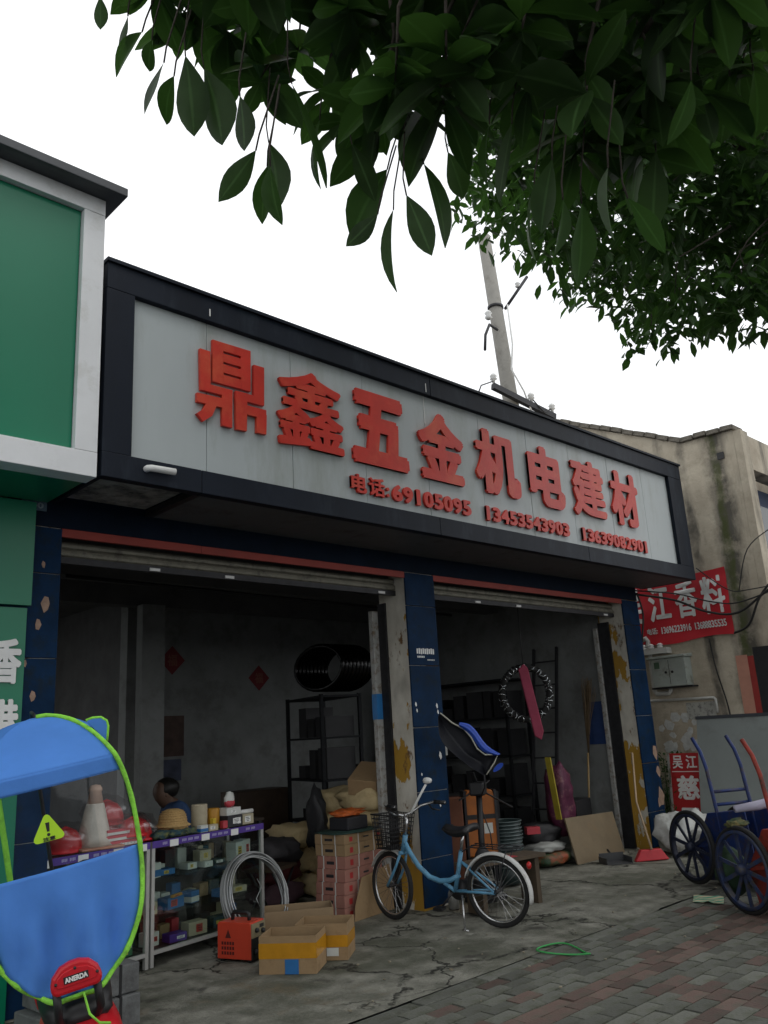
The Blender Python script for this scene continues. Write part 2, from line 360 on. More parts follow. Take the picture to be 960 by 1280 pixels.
M_gsign = mat('green_sign_panel', (.005, .175, .090), .32, .06, 1.2)
M_wframe = mat('white_sign_frame', (.74, .75, .76), .4, .06, 2, dirt=((.6, .6, .58), .3, 3))
M_cap = mat('dark_cap_flashing', (.05, .055, .062), .45, .15, 4)
M_stuc = stucco_mat()
M_roofd = mat('dark_roof_felt', (.06, .06, .06), .9, .2, 4)
M_pipe = mat('grey_pvc_pipe', (.5, .5, .47), .5, .1, 9)
M_cable = mat('black_cable', (.012, .012, .012), .5, .2, 9)
M_steel = mat('grey_steel', (.33, .34, .34), .35, .12, 9, metal=.75)
M_iron = mat('dark_iron', (.03, .03, .033), .5, .3, 14, metal=.4)
# ================================================================== GROUND
tag(MB().box((-150, -150, -.5), (150, 150, -.075)).build('ground', M_asph), kind='structure')
gb = MB(); x0, x1, y0, y1, st = -1.0, 13.0, 4.12, 6.8, .055
nx, ny = int((x1 - x0) / st), int((y1 - y0) / st)
for j in range(ny + 1):
    for i in range(nx + 1):
        x, y = x0 + (x1 - x0) * i / nx, y0 + (y1 - y0) * j / ny
        z = .006 * mnoise.noise(V((x * 1.3, y * 1.3, 0))) + .004 * mnoise.noise(V((x * 5, y * 5, 3)))
        d = mnoise.noise(V((x * .9 + 5, y * .9, 7))); z += -.010 if d > .22 else 0       # broken away top layer
        gb.v.append((x, y, z - .002))
for j in range(ny):
    for i in range(nx):
        a = j * (nx + 1) + i; gb.f.append((a, a + 1, a + nx + 2, a + nx + 1)); gb.sm.append(True)
tag(gb.build('concrete_forecourt', M_con), kind='structure')
tag(MB().box((-1, 6.8, -.2), (13, 15, 0)).build('shop_floor', M_con), kind='structure')
pav = thing('pavement', None, None); pav['kind'] = 'structure'
part('bed', M_bed, pav, ((-2, 1.0, -.09), (14, 4.11, -.022)))
kb = MB().box((-.30, -.06, -.07), (.30, .06, 0)).mesh('kerb_stone', M_pave_g)
for i in range(22):
    ob('kerb_stone', kb, pav, .006, Matrix.Translation((-.6 + i * .612, 4.045, random.uniform(-.006, .003))) @ Matrix.Rotation(random.uniform(-.012, .012), 4, 'Z'))
pg = MB().box((-.113, -.054, -.06), (.113, .054, 0)).mesh('paver', M_pave_g)
pr = MB().box((-.113, -.054, -.06), (.113, .054, 0)).mesh('paver', M_pave_r)
rest = {0: MB(), 1: MB()}; cnt = 0
for j in range(16):
    yc = 3.925 - j * .114
    for i in range(-4, 34):
        xc = 2.0 + i * .234 + (.117 if j % 2 else 0)
        red = (5 <= j <= 6) or (8 <= j and (abs(xc - 5.15) < .14 or abs(xc - 7.5) < .14)) or (j == 12)
        if random.random() < .10: red = not red
        T = Matrix.Translation((xc + random.uniform(-.003, .003), yc + random.uniform(-.002, .002), random.uniform(-.008, .002))) @ Matrix.Rotation(random.uniform(-.02, .02), 4, 'Z') @ Matrix.Rotation(random.uniform(-.018, .018), 4, 'X')
        seen = xc > 3.1 and (xc - 3.3) > (3.98 - yc) * .25 and xc < 4.2 + (yc - 2.1) * 2.6
        if seen and cnt < 290:
            cnt += 1; ob('paver', pr if red else pg, pav, 0, T)
        else: rest[int(red)].box((-.113, -.054, -.06), (.113, .054, 0), T)
for k, m in ((0, M_pave_g), (1, M_pave_r)): tag(rest[k].build('paver_field', m, pav), kind='stuff')
# ================================================================== HARDWARE SHOP BUILDING
FY = 5.85
shop = thing('shop_building', 'single-storey hardware shop with blue tiled pillars and two open shutter bays', 'shop', (2.0, FY, 0))
shop.location = (0, 0, 0)
for (xa, xb, mm, lab) in ((2.03, 2.42, M_plW, 'navy blue pillar beside the green shop front'), (5.96, 6.38, M_plW, 'blue tiled pillar with white peeling side between the two bays'), (10.12, 10.52, M_plY, 'blue pillar with ochre peeling side at the far end')):
    p = part('pillar', mm, shop, ((xa, FY + .02, -.05), (xb, FY + .40, 3.5))); p['label'] = lab
    z = 0.02; k = 0
    hs_ = [.42, .60, .60, .60, .60, .60]
    for h in hs_:
        zt = min(z + h, 3.18)
        if zt - z > .05: part('tile', M_navy, p, ((xa - .004, FY, z), (xb + .004, FY + .019, zt - .006)), bevel=.003)
        z += h
# small white notice lettering (illegible at this size) and paint splashes on the middle pillar
nb = MB()
for k in range(9): nb.box((6.06 + k * .029, FY - .002, 2.355 - .002 * (k % 3)), (6.08 + k * .029, FY - .0005, 2.405 + .004 * (k % 2)))
for k in range(5): nb.box((6.065 + k * .022, FY - .002, 2.315), (6.08 + k * .022, FY - .0005, 2.333))
for k in range(5): nb.box((6.21 + k * .022, FY - .002, 2.288), (6.225 + k * .022, FY - .0005, 2.300))
tag(nb.build('painted_notice', M_white, shop), kind='stuff')
sp = MB()
for x, z, s in ((6.00, 1.86, .012), (6.01, 1.80, .01), (6.30, 1.84, .014), (6.31, 1.78, .012), (6.30, 1.36, .02), (6.02, 1.2, .008), (6.25, .9, .01)):
    sp.prism([(-s, 0), (0, -2 * s), (s, -s), (s * .7, s), (-s * .3, 2 * s)], (x, FY - .001, z), EX, EZ, -EY, .0012)
tag(sp.build('paint_splash', M_white, shop), kind='stuff')
M_chip = mat('exposed_mortar', (.33, .22, .16), .9, .25, 20)
for x, z, s in ((2.33, 2.62, .05), (2.28, 2.47, .03), (2.30, 2.9, .02), (2.10, 2.03, .04), (2.27, 1.98, .03), (10.46, 1.15, .07), (10.48, .92, .06), (10.47, .62, .09), (10.40, .55, .05), (2.2, 2.2, .02)):
    q = [(s * math.cos(a * 1.047) * random.uniform(.5, 1), s * math.sin(a * 1.047) * random.uniform(.8, 1.7)) for a in range(6)]
    MB().prism(q, (x, FY - .001, z), EX, EZ, -EY, .0015).build('chipped_patch', M_chip, shop)
part('lintel', M_navyd, shop, ((2.03, FY + .001, 3.182), (10.52, FY + .40, 3.62)))
part('upper_wall', M_cem, shop, ((2.03, FY + .03, 3.62), (10.52, FY + .25, 4.75)))
part('party_wall', M_wallin, shop, ((2.03, FY + .40, -.05), (2.23, 10.6, 3.62)))
part('side_wall', M_wallin, shop, ((10.14, FY + .40, -.05), (10.40, 14, 3.62)))
part('back_wall', M_wallin, shop, ((5.35, 10.6, -.05), (10.14, 10.8, 3.62)))
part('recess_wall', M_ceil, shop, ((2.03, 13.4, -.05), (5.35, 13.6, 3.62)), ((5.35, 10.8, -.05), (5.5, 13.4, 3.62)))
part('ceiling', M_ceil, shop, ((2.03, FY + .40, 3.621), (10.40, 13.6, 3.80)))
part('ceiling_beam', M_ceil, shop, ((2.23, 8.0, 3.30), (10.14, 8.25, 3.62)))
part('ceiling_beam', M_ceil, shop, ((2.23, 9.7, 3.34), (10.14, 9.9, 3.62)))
part('column', M_wallin, shop, ((5.02, 9.55, -.05), (5.33, 9.7, 3.34)))
part('roof', M_roofd, shop, ((1.9, FY + .25, 3.82), (10.6, 14, 4.0)))
pp = MB(); pp.tube([(3.2, 7.6, 3.2), (8.6, 7.6, 3.12)], .02, 6); pp.tube([(4.6, 7.2, 3.55), (6.6, 7.2, 3.2), (7.6, 7.25, 3.5)], .012, 6); pp.build('conduit', M_black, shop)
for (xa, xb) in ((2.424, 5.956), (6.384, 10.116)):
    part('red_strip', M_redstrip, shop, ((xa, FY + .004, 3.118), ((xa + xb) / 2 - .6, FY + .03, 3.180)), (((xa + xb) / 2 - .597, FY + .004, 3.118), (xb, FY + .03, 3.180)))
    sh_ = thing('rolling_shutter', None, None); sh_.parent = shop
    for k in range(2):
        q = [(0, 0), (.012, .012), (.016, .03), (.012, .05), (0, .062), (-.006, .062), (-.006, 0)]
        MB().prism([(-a, b) for a, b in q][::-1], (xa, FY + .16 + .012 * k, 3.006 + k * .064), EY, EZ, EX, xb - xa).build('slat', M_slat, sh_)
    part('bottom_bar', M_iron, sh_, ((xa, FY + .145, 2.955), (xb, FY + .18, 3.004)))
    for fx in (.22, .42, .93): part('handle', M_white, sh_, ((xa + (xb - xa) * fx, FY + .135, 2.962), (xa + (xb - xa) * fx + .09, FY + .1445, 2.985)))
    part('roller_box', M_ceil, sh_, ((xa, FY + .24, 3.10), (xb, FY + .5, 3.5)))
part('guide_rail', M_rail, shop, ((5.86, FY + .41, .0), (5.955, FY + .47, 2.83)), bevel=.004)
part('guide_rail', M_rail, shop, ((10.06, FY + .41, .0), (10.138, FY + .47, 2.83)), bevel=.004)
part('guide_channel', M_iron, shop, ((5.935, FY + .30, .0), (5.962, FY + .405, 2.9)))
part('guide_channel', M_iron, shop, ((10.09, FY + .24, .0), (10.122, FY + .405, 2.9)))
part('blue_tape', mat('blue_tape', (.03, .18, .45), .4, .1), shop, ((5.857, FY + .405, 1.74), (5.958, FY + .475, 1.99)))
part('number_plate', mat('old_number_plate', (.07, .12, .16), .5, .2), shop, ((2.12, FY - .006, 3.29), (2.30, FY, 3.36)))
nb = MB(); lettering(nb, '340', 2.145, 2.275, 3.305, 3.348, (0, FY - .006, 0), EX, EZ, -EY, .002, (.03, .03)); nb.build('plate_number', mat('plate_text', (.25, .3, .32), .5), shop)
part('orange_tag', mat('ochre_tag', (.42, .26, .04), .6), shop, ((2.045, FY - .008, 3.29), (2.11, FY, 3.335)))
# ------------------------------------------------------------------ the shop sign
SY = 5.10
sg = thing('shop_sign', 'long grey panelled shop sign with raised red Chinese characters in a dark frame', 'shop sign', (0, 0, 0))
XA, XB, ZA, ZB = 2.335, 10.72, 3.358, 4.96
px = [2.55, 3.17, 3.98, 4.79, 5.60, 6.41, 7.22, 8.03, 8.86, 9.68, 10.355]
for i in range(len(px) - 1): part('panel', M_panel, sg, ((px[i] + .0025, SY - .004 + .0012 * (i % 2), 3.535), (px[i + 1] - .0025, SY + .03, 4.755)), bevel=.002)
part('backing', M_black, sg, ((XA + .02, SY + .031, ZA + .02), (XB - .02, SY + .06, ZB - .02)))
for a, b in ((XA, 3.10), (3.104, 5.66), (5.664, 8.16), (8.164, XB)):
    part('frame_rail', M_frame, sg, ((a, SY - .05, ZA), (b, SY + .03, 3.533)), bevel=.004)
for a, b in ((XA, 5.66), (5.664, XB)): part('frame_rail', M_frame, sg, ((a, SY - .05, 4.757), (b, SY + .03, ZB)), bevel=.006)
part('frame_stile', M_frame, sg, ((XA, SY - .049, 3.534), (2.548, SY + .03, 4.756)), bevel=.003)
part('frame_stile', M_frame, sg, ((10.357, SY - .049, 3.534), (XB, SY + .03, 4.756)), bevel=.003)
part('side_cheek', M_frame, sg, ((XB - .03, SY + .031, ZA), (XB, FY + .02, ZB)))
part('side_cheek', M_frame, sg, ((XA, SY + .031, ZA), (XA + .03, FY + .02, ZB)))
part('top_flashing', M_frame, sg, ((XA - .01, SY - .07, ZB + .001), (XB + .01, FY + .25, ZB + .028)))
for a, b in ((3.14, 5.0), (5.004, 6.9), (6.904, 8.8), (8.804, XB - .031)): part('soffit_panel', mat('soffit_board', (.10, .105, .11), .55, .15, 3, dirt=((.05, .05, .05), .35, 3)), sg, ((a, SY + .031, ZA + .004), (b, FY - .001, ZA + .02)))
part('soffit_batten', M_iron, sg, ((3.08, SY + .031, ZA + .002), (3.138, FY - .001, ZA + .05)))
part('torn_soffit', M_cem, sg, ((XA + .031, SY + .05, ZA + .06), (3.078, FY - .001, ZA + .09)))
tb = MB(); tb.tube([(2.66, SY - .02, 3.46), (2.66, SY - .075, 3.46), (2.675, SY - .09, 3.46), (2.86, SY - .09, 3.465)], .024, 12); tb.build('lamp_bracket', M_white, sg)
part('glint_strip', M_white, sg, ((3.166, SY - .054, 4.80), (3.176, SY - .0505, 4.86)))  # these white strips paint in glints of light along the sign joints
part('glint_strip', M_white, sg, ((5.594, SY - .054, 4.78), (5.602, SY - .0505, 4.87)))
part('glint_strip', M_white, sg, ((5.596, SY - .007, 4.47), (5.604, SY - .0045, 4.754)))
LY = SY - .010; LD = .026
def letter(body, x0, x1, z0, z1, bold, d=LD, m=None, ring=8):
    b = MB(); lettering(b, body, x0, x1, z0, z1, (0, LY, 0), EX, EZ, -EY, d, bold, ring); return b.build('letter', m or M_red, sg)
ding = [[(3.205, 4.619), (3.302, 4.619), (3.302, 4.269), (3.205, 4.269)], [(3.465, 4.622), (3.558, 4.623), (3.553, 4.272), (3.465, 4.271)], [(3.302, 4.619), (3.468, 4.622), (3.467, 4.552), (3.301, 4.55)], [(3.301, 4.528), (3.466, 4.529), (3.465, 4.46), (3.301, 4.459)], [(3.3, 4.438), (3.465, 4.437), (3.464, 4.369), (3.3, 4.368)], [(3.3, 4.348), (3.464, 4.348), (3.463, 4.271), (3.299, 4.269)], [(3.092, 4.51), (3.184, 4.51), (3.186, 4.23), (3.098, 4.177)], [(3.098, 4.234), (3.382, 4.239), (3.381, 4.177), (3.098, 4.173)], [(3.287, 4.233), (3.382, 4.239), (3.375, 3.926), (3.287, 3.926)], [(3.068, 4.141), (3.294, 4.148), (3.293, 4.072), (3.068, 4.069)], [(3.147, 4.078), (3.241, 4.08), (3.197, 3.982), (3.12, 3.921), (3.064, 3.974), (3.118, 4.017)], [(3.585, 4.511), (3.686, 4.513), (3.678, 4.179), (3.579, 4.176)], [(3.408, 4.242), (3.68, 4.244), (3.678, 4.179), (3.407, 4.176)], [(3.408, 4.242), (3.52, 4.246), (3.508, 3.927), (3.412, 3.923)], [(3.507, 4.145), (3.698, 4.146), (3.696, 4.07), (3.506, 4.068)], [(3.606, 4.105), (3.701, 4.106), (3.693, 3.938), (3.602, 3.937)]]
b = MB()
for i, q in enumerate(ding): b.prism(q[::-1], (0, LY, 0), EX, EZ, -EY, LD + .0003 * i)
b.build('letter', M_red, sg)
for ch, xa, xb, bo in (('鑫', 3.81, 4.52, (.018, .020)), ('五', 4.62, 5.31, (.052, .055)), ('金', 5.46, 6.11, (.045, .040)), ('机', 6.29, 7.01, (.050, .032)), ('电', 7.18, 7.83, (.050, .040)), ('建', 8.00, 8.69, (.036, .030)), ('材', 8.83, 9.48, (.050, .034))):
    letter(ch, xa, xb, 3.90, 4.60, bo)
def run(body, x0, x1, z0, z1, bold):
    n = len(body); w = (x1 - x0) / n
    for i, ch in enumerate(body):
        if ch == '1': letter(ch, x0 + i * w + .038, x0 + i * w + .092, z0, z1, bold, .024)
        else: letter(ch, x0 + i * w + .006, x0 + (i + 1) * w - .006, z0, z1, bold, .024)
letter('电', 4.58, 4.76, 3.615, 3.785, (.040, .034), .024); letter('话', 4.79, 4.98, 3.615, 3.785, (.034, .028), .024); letter(':', 5.00, 5.035, 3.63, 3.72, (.03, .03), .024)
run('69105095', 5.07, 6.16, 3.61, 3.765, (.045, .04)); run('13453543903', 6.35, 7.85, 3.605, 3.760, (.045, .04)); run('13639082901', 8.07, 9.59, 3.600, 3.755, (.045, .04))
# ================================================================== GREEN SHOP ON THE LEFT
gs = thing('neighbouring_shop', 'green clad shop front at the left edge with white vertical characters', 'shop')
part('cladding', M_gsign, gs, ((-3.0, FY - .06, 2.59), (2.205, FY + .1, 3.33)))
part('cladding', M_gsign, gs, ((-3.0, FY - .03, 0), (2.19, FY + .1, 2.575)))
part('wall', M_cem, gs, ((-3.0, FY + .101, -.05), (2.02, 9, 4.2)))
for k, ch in enumerate('香港'):
    b = MB(); lettering(b, ch, 1.955, 2.165, 2.06 - k * .40, 2.36 - k * .40, (0, FY - .03, 0), EX, EZ, -EY, .015, (.042, .036)); b.build('letter', M_white, gs)
gg = thing('green_shop_sign', 'plain green sign box with white metal frame and dark cap, top left', 'shop sign')
part('panel', M_gsign, gg, ((-2.9, 5.09, 3.51), (2.14, 5.15, 5.30)))
part('frame_rail', M_wframe, gg, ((-3.0, 5.04, 3.335), (2.30, 5.2, 3.505)), bevel=.004)
part('frame_rail', M_wframe, gg, ((-3.0, 5.04, 5.305), (2.30, 5.2, 5.43)), bevel=.004)
part('frame_stile', M_wframe, gg, ((2.145, 5.041, 3.507), (2.30, 5.2, 5.303)), bevel=.004)
part('soffit', M_gsign, gg, ((-3.0, 5.2, 3.34), (2.28, FY - .061, 3.36)))
part('back', M_wframe, gg, ((-3.0, 5.2, 3.361), (2.295, 5.78, 5.42)))
part('cap', M_cap, gg, ((-3.1, 4.90, 5.432), (2.40, 5.95, 5.50)), bevel=.006)
# ================================================================== BEIGE BUILDING ON THE RIGHT
rb = thing('beige_building', 'weathered beige rendered building with sloping gable on the right', 'building')
WX = 11.5
gp = [(4.55, 0), (4.55, 5.52), (5.33, 5.55), (9.6, 7.54), (9.6, 0)]
MB().prism([(y, z) for y, z in gp], (WX, 0, 0), EY, EZ, EX, .25).build('gable_wall', M_stuc, rb)
cpm = MB().box((-.05, 0, 0), (.30, .19, .075)).mesh('coping_stone', mat('old_coping', (.20, .18, .15), .95, .35, 9, dirt=((.08, .075, .06), .5, 8), bump=.8, bscale=25))
for (ya, za), (yb, zb) in (((4.52, 5.52), (5.33, 5.552)), ((5.33, 5.552), (9.6, 7.545))):
    L_ = math.hypot(yb - ya, zb - za); k = int(L_ / .2); an = math.atan2(zb - za, yb - ya)
    for i in range(k):
        f = i / k; ob('coping_stone', cpm, rb, .012, Matrix.Translation((WX + random.uniform(-.02, .01), ya + (yb - ya) * f, za + (zb - za) * f + random.uniform(-.004, .012))) @ Matrix.Rotation(an + random.uniform(-.03, .03), 4, 'X'))
M_brk = bpy.data.materials.new('old_brick'); M_brk.use_nodes = True; _t = M_brk.node_tree; _b = _t.nodes.new('ShaderNodeTexBrick'); _b.inputs['Scale'].default_value = 9
_b.inputs['Color1'].default_value = (.17, .11, .08, 1); _b.inputs['Color2'].default_value = (.11, .075, .06, 1); _b.inputs['Mortar'].default_value = (.16, .15, .13, 1)
_c = _t.nodes.new('ShaderNodeTexCoord'); _m = _t.nodes.new('ShaderNodeMapping'); _m.inputs['Rotation'].default_value = (math.pi / 2, 0, 0); _t.links.new(_c.outputs['Object'], _m.inputs[0]); _t.links.new(_m.outputs[0], _b.inputs['Vector'])
_t.links.new(_b.outputs['Color'], _t.nodes['Principled BSDF'].inputs['Base Color']); _t.nodes['Principled BSDF'].inputs['Roughness'].default_value = .9
part('front_pier', M_stuc, rb, ((WX + .002, 4.44, 0), (11.74, 4.548, 5.50)))
part('brick_pier', M_brk, rb, ((11.742, 4.60, 2.6), (12.05, 4.9, 5.0)))
part('front_wall', M_stuc, rb, ((11.752, 4.50, 4.98), (17, 4.75, 5.50)))
part('recess', mat('blue_recess', (.03, .05, .12), .6, .2), rb, ((12.05, 4.95, 2.6), (17, 5.1, 4.98)))
part('window_pane', mat('dark_window', (.02, .03, .04), .1, .1), rb, ((12.4, 4.92, 3.3), (13.8, 4.948, 4.7)))
part('awning', M_pipe, rb, ((11.3, 3.9, 2.40), (17, 4.43, 2.56)))
part('shopfront', M_dark, rb, ((11.75, 4.75, 0), (17, 4.9, 2.6)))
part('sign_board', M_wframe, rb, ((11.80, 4.2, 2.95), (17, 4.35, 3.60)))
part('rear_mass', M_stuc, rb, ((WX + .251, 5.1, 0), (17, 9.6, 5.3)))
part('pink_poster', mat('faded_pink_poster', (.50, .24, .17), .7, .1), rb, ((WX - .006, 4.87, 1.2), (WX - .001, 5.03, 2.36)))
part('red_poster', mat('dark_red_poster', (.30, .03, .025), .6, .1), rb, ((WX - .006, 4.785, 1.2), (WX - .001, 4.868, 2.34)))
part('painted_dark_interior', M_dark, rb, ((WX - .008, 4.46, 0), (WX - .001, 4.78, 2.45)))  # thin dark sheet painted in for the shade of the shopfront interior
part('vent_hole', M_black, rb, ((WX - .012, 4.72, 5.14), (WX - .001, 4.82, 5.24)))
part('torn_notice', mat('torn_paper', (.45, .45, .41), .8, .15, dirt=((.1, .1, .1), .5, 12)), rb, ((WX - .004, 5.42, 1.55), (WX - .001, 5.85, 1.78)))
b = MB()
for k in range(26):
    s = random.uniform(.03, .09); q = [(s * math.cos(a) * random.uniform(.5, 1.2), s * math.sin(a) * random.uniform(.5, 1.2)) for a in [i * 1.047 for i in range(6)]]
    b.prism([(-x, y) for x, y in q][::-1], (WX - .0005 - .0002 * k, random.uniform(5.75, 6.3), random.uniform(1.1, 1.6)), EY, EZ, -EX, .0015)
b.build('whitewash_patch', mat('whitewash', (.55, .56, .54), .9, .2, 12), rb)
# ================================================================== THINGS ON AND BY THE BEIGE WALL
M_ban = mat('red_banner_cloth', (.50, .018, .028), .55, .15, 2, bump=.15, bscale=4)
bn = thing('wall_banner', 'red cloth banner with white characters and phone numbers on the beige wall', 'banner')
b = MB(); N = 34; ya, yb = 7.0, 4.97
def ban_x(y, z): return 11.46 - .018 * mnoise.noise(V((0, y * 5, z * 2.2))) - .02 * mnoise.noise(V((4, y * 2, z * 7)))
vs = []
for j in range(13):
    for i in range(N + 1):
        f = i / N; y = ya + (yb - ya) * f; g = j / 12
        z0 = 2.66 + .03 * math.sin(f * 9) - .02 * f; z1 = 3.60 - .04 * math.sin(f * math.pi)
        z = z0 + (z1 - z0) * g; vs.append((ban_x(y, z), y, z))
b.add(vs, [(j * (N + 1) + i, j * (N + 1) + i + 1, (j + 1) * (N + 1) + i + 1, (j + 1) * (N + 1) + i) for j in range(12) for i in range(N)], True)
b.build('cloth', M_ban, bn)
def ban_text(body, y0, y1, z0, z1, bold):
    t = MB(); lettering(t, body, -y0, -y1, z0, z1, (0, 0, 0), -EY, EZ, -EX, .004, bold)
    t.v = [(ban_x(p[1], p[2]) - .004 + (p[0]) * .5, p[1], p[2]) for p in t.v]
    t.build('letter', M_white, bn)
for ch, yc in (('吴', 6.47), ('江', 6.02), ('香', 5.60), ('料', 5.19)): ban_text(ch, yc + .17, yc - .17, 2.97, 3.50, (.034, .02))
ban_text('电话:', 6.27, 6.10, 2.79, 2.88, (.02, .02)); ban_text('13696223916', 6.04, 5.58, 2.78, 2.88, (.03, .02)); ban_text('13688835535', 5.52, 5.06, 2.78, 2.88, (.03, .02))
M_box = mat('grey_green_enamel', (.36, .40, .37), .5, .1, 5, dirt=((.2, .19, .15), .35, 6))
mb_ = thing('meter_box', 'grey green electric meter box with slanted lid on the beige wall', 'meter box')
part('cabinet', M_box, mb_, ((11.30, 5.68, 2.02), (11.498, 6.20, 2.42)), bevel=.006)
MB().prism([(-.03, .0), (.23, .0), (.23, .05), (-.03, .025)], (11.27, 6.23, 2.422), EX, EZ, -EY, .58).build('lid', M_box, mb_)
part('door_seam', M_black, mb_, ((11.298, 5.925, 2.05), (11.2995, 5.931, 2.39)))
for y in (5.88, 5.98): MB().lathe([(.0, 0), (.018, 0), (.018, .012), (0, .012)], 10, frame((11.299, y, 2.22), EY, EZ, -EX)).build('lock', M_black, mb_)
part('warning_label', mat('faded_green_label', (.08, .14, .09), .6), mb_, ((11.296, 6.07, 2.28), (11.2995, 6.15, 2.37)))
part('wall_bracket', M_iron, mb_, ((11.32, 5.62, 1.995), (11.498, 6.24, 2.018)))
b = MB(); b.tube([(11.44, 6.36, 2.72), (11.44, 6.30, 2.75), (11.44, 6.27, 2.70), (11.44, 6.27, 1.98), (11.44, 6.24, 1.93), (11.44, 6.05, 1.93), (11.44, 6.02, 1.97), (11.44, 6.02, 2.02)], .032, 10)
simple('conduit_pipe', b, M_pipe, 'white plastic conduit pipe bent around the left of the meter box', 'pipe')
b = MB(); b.tube([(11.45, 6.7, 1.845), (11.45, 5.40, 1.825), (11.45, 5.38, 1.80), (11.45, 5.38, 1.62)], .020, 8)
simple('water_pipe', b, M_pipe, 'thin white horizontal pipe running below the meter box', 'pipe')
ir = thing('insulator_rack', 'row of three white porcelain insulators on a grey bracket under the banner', 'insulator rack')
part('bracket', M_pipe, ir, ((11.36, 5.95, 2.50), (11.498, 6.42, 2.58)))
for y in (6.34, 6.22, 6.08): MB().lathe([(.03, 0), (.045, .02), (.03, .035), (.045, .05), (.02, .07)], 10, Matrix.Translation((11.42, y, 2.582))).build('insulator', M_white, ir)
def cable(pts, r, label):
    # smooth curve through the points
    P_ = [V(p) for p in pts]; q = []
    for i in range(len(P_) - 1):
        p0, p1, p2, p3 = P_[max(i - 1, 0)], P_[i], P_[i + 1], P_[min(i + 2, len(P_) - 1)]
        for k in range(6):
            t = k / 6; q.append(.5 * ((2 * p1) + (p2 - p0) * t + (2 * p0 - 5 * p1 + 4 * p2 - p3) * t * t + (3 * p1 - p0 - 3 * p2 + p3) * t ** 3))
    q.append(P_[-1]); return simple('cable', MB().tube(q, r, 6), M_cable, label, 'cable', 'cables slung before the banner')
cable([(10.6, 5.95, 3.30), (11.0, 5.55, 3.18), (11.2, 5.2, 2.98), (11.3, 4.8, 2.92), (11.35, 4.3, 3.2), (11.5, 3.5, 3.5)], .016, 'thick black cable sagging across the lower half of the red banner')
cable([(10.6, 5.9, 3.34), (11.0, 5.5, 3.26), (11.25, 5.1, 3.10), (11.3, 4.7, 3.06), (11.4, 3.8, 3.3)], .010, 'thin black cable just above the thick one across the banner')
cable([(11.3, 5.3, 3.62), (11.3, 4.9, 3.25), (11.3, 4.6, 3.20), (11.4, 3.8, 3.25)], .008, 'thin cable dropping past the right end of the red banner')
cable([(11.3, 4.75, 3.20), (11.32, 4.55, 3.75), (11.4, 4.2, 4.0)], .008, 'thin cable rising from the banner corner to the brick pier')
cable([(11.4, 4.95, 2.66), (11.38, 4.72, 2.75), (11.36, 4.5, 3.1), (11.4, 4.2, 3.4)], .016, 'thick looped cable below the banner corner')
cable([(10.56, 5.86, 3.3), (10.62, 5.84, 3.0), (10.60, 5.90, 2.6), (10.7, 6.0, 2.1), (11.3, 6.3, 1.95)], .014, 'black cable hanging down behind the far blue pillar')
cable([(11.45, 5.34, 2.64), (11.44, 5.30, 2.2), (11.45, 5.22, 1.7), (11.45, 5.2, 1.2)], .010, 'black cable running down the beige wall right of the meter box')
# ------------------------------------------------------------------ utility pole
M_pole = mat('concrete_pole', (.27, .26, .235), .85, .12, 3, dirt=((.18, .17, .15), .35, 3), bump=.2, bscale=30)
up = thing('utility_pole', 'leaning concrete utility pole with black cross-arm behind the sign', 'utility pole', (13.6, 9.4, 0))
def pol(z): return V((13.08 + (z - 7.87) * -.075 - 13.6, 9.48 + (z - 7.87) * .015 - 9.4, z))
MB().tube([pol(z) for z in (0, 4, 8, 11.75)], [.19, .18, .158, .135], 18).build('shaft', M_pole, up)
a_, c_ = V((12.35, 9.35, 8.12)) - V((13.6, 9.4, 0)), V((14.05, 9.12, 7.78)) - V((13.6, 9.4, 0))
MB().bar(a_, c_, .10, .12).build('cross_arm', M_iron, up)
for f in (.02, .62, .97):
    p = a_.lerp(c_, f); MB().lathe([(.03, 0), (.03, .08), (.075, .10), (.05, .14), (.075, .16), (.04, .22)], 10, Matrix.Translation(p + V((0, 0, .06)))).build('insulator', M_white, up)
MB().lathe([(.150, -.03), (.168, -.03), (.168, .03), (.150, .03)], 18, Matrix.Translation(pol(10.1))).build('clamp_band', M_iron, up)
MB().tube([pol(10.1) + V((.2, -.1, 0)), pol(10.1) + V((.62, -.45, .75))], .035, 6).build('stay_arm', M_iron, up)
MB().lathe([(.03, 0), (.06, .03), (.03, .06), (.06, .09), (.03, .12)], 8, Matrix.Translation(pol(10.1) + V((.45, -.3, .5)))).build('insulator', M_white, up)
b = MB(); b.tube([pol(9.5) + V((-.2, -.1, 0)), pol(9.5) + V((-.48, -.12, .02)), pol(9.5) + V((-.62, -.1, -.25)), pol(9.5) + V((-.68, -.1, -.6))], .03, 6); b.build('bracket', M_iron, up)
MB().lathe([(.04, 0), (.08, .04), (.05, .1), (.08, .14), (.03, .2)], 8, Matrix.Translation(pol(9.6) + V((-.45, -.1, .05)))).build('insulator', M_white, up)
b = MB(); b.tube([pol(10.1) + V((.1, -.24, 0)), pol(9.2) + V((.05, -.24, 0)), pol(8.6) + V((-.12, -.23, 0)), pol(8.2) + V((.18, -.24, 0)), pol(7.6) + V((.3, -.3, 0))], .02, 6); b.build('down_lead', M_white, up)
MB().tube([a_ + V((0, 0, .1)), a_ + V((-.5, -.1, -.15)), a_ + V((-.7, -.1, -.5))], .014, 5).build('jumper_wire', M_cable, up)
MB().tube([a_.lerp(c_, .6) + V((0, 0, .2)), a_.lerp(c_, .75) + V((0, -.1, -.1)), a_.lerp(c_, .95) + V((0, 0, .15))], .014, 5).build('jumper_wire', M_cable, up)
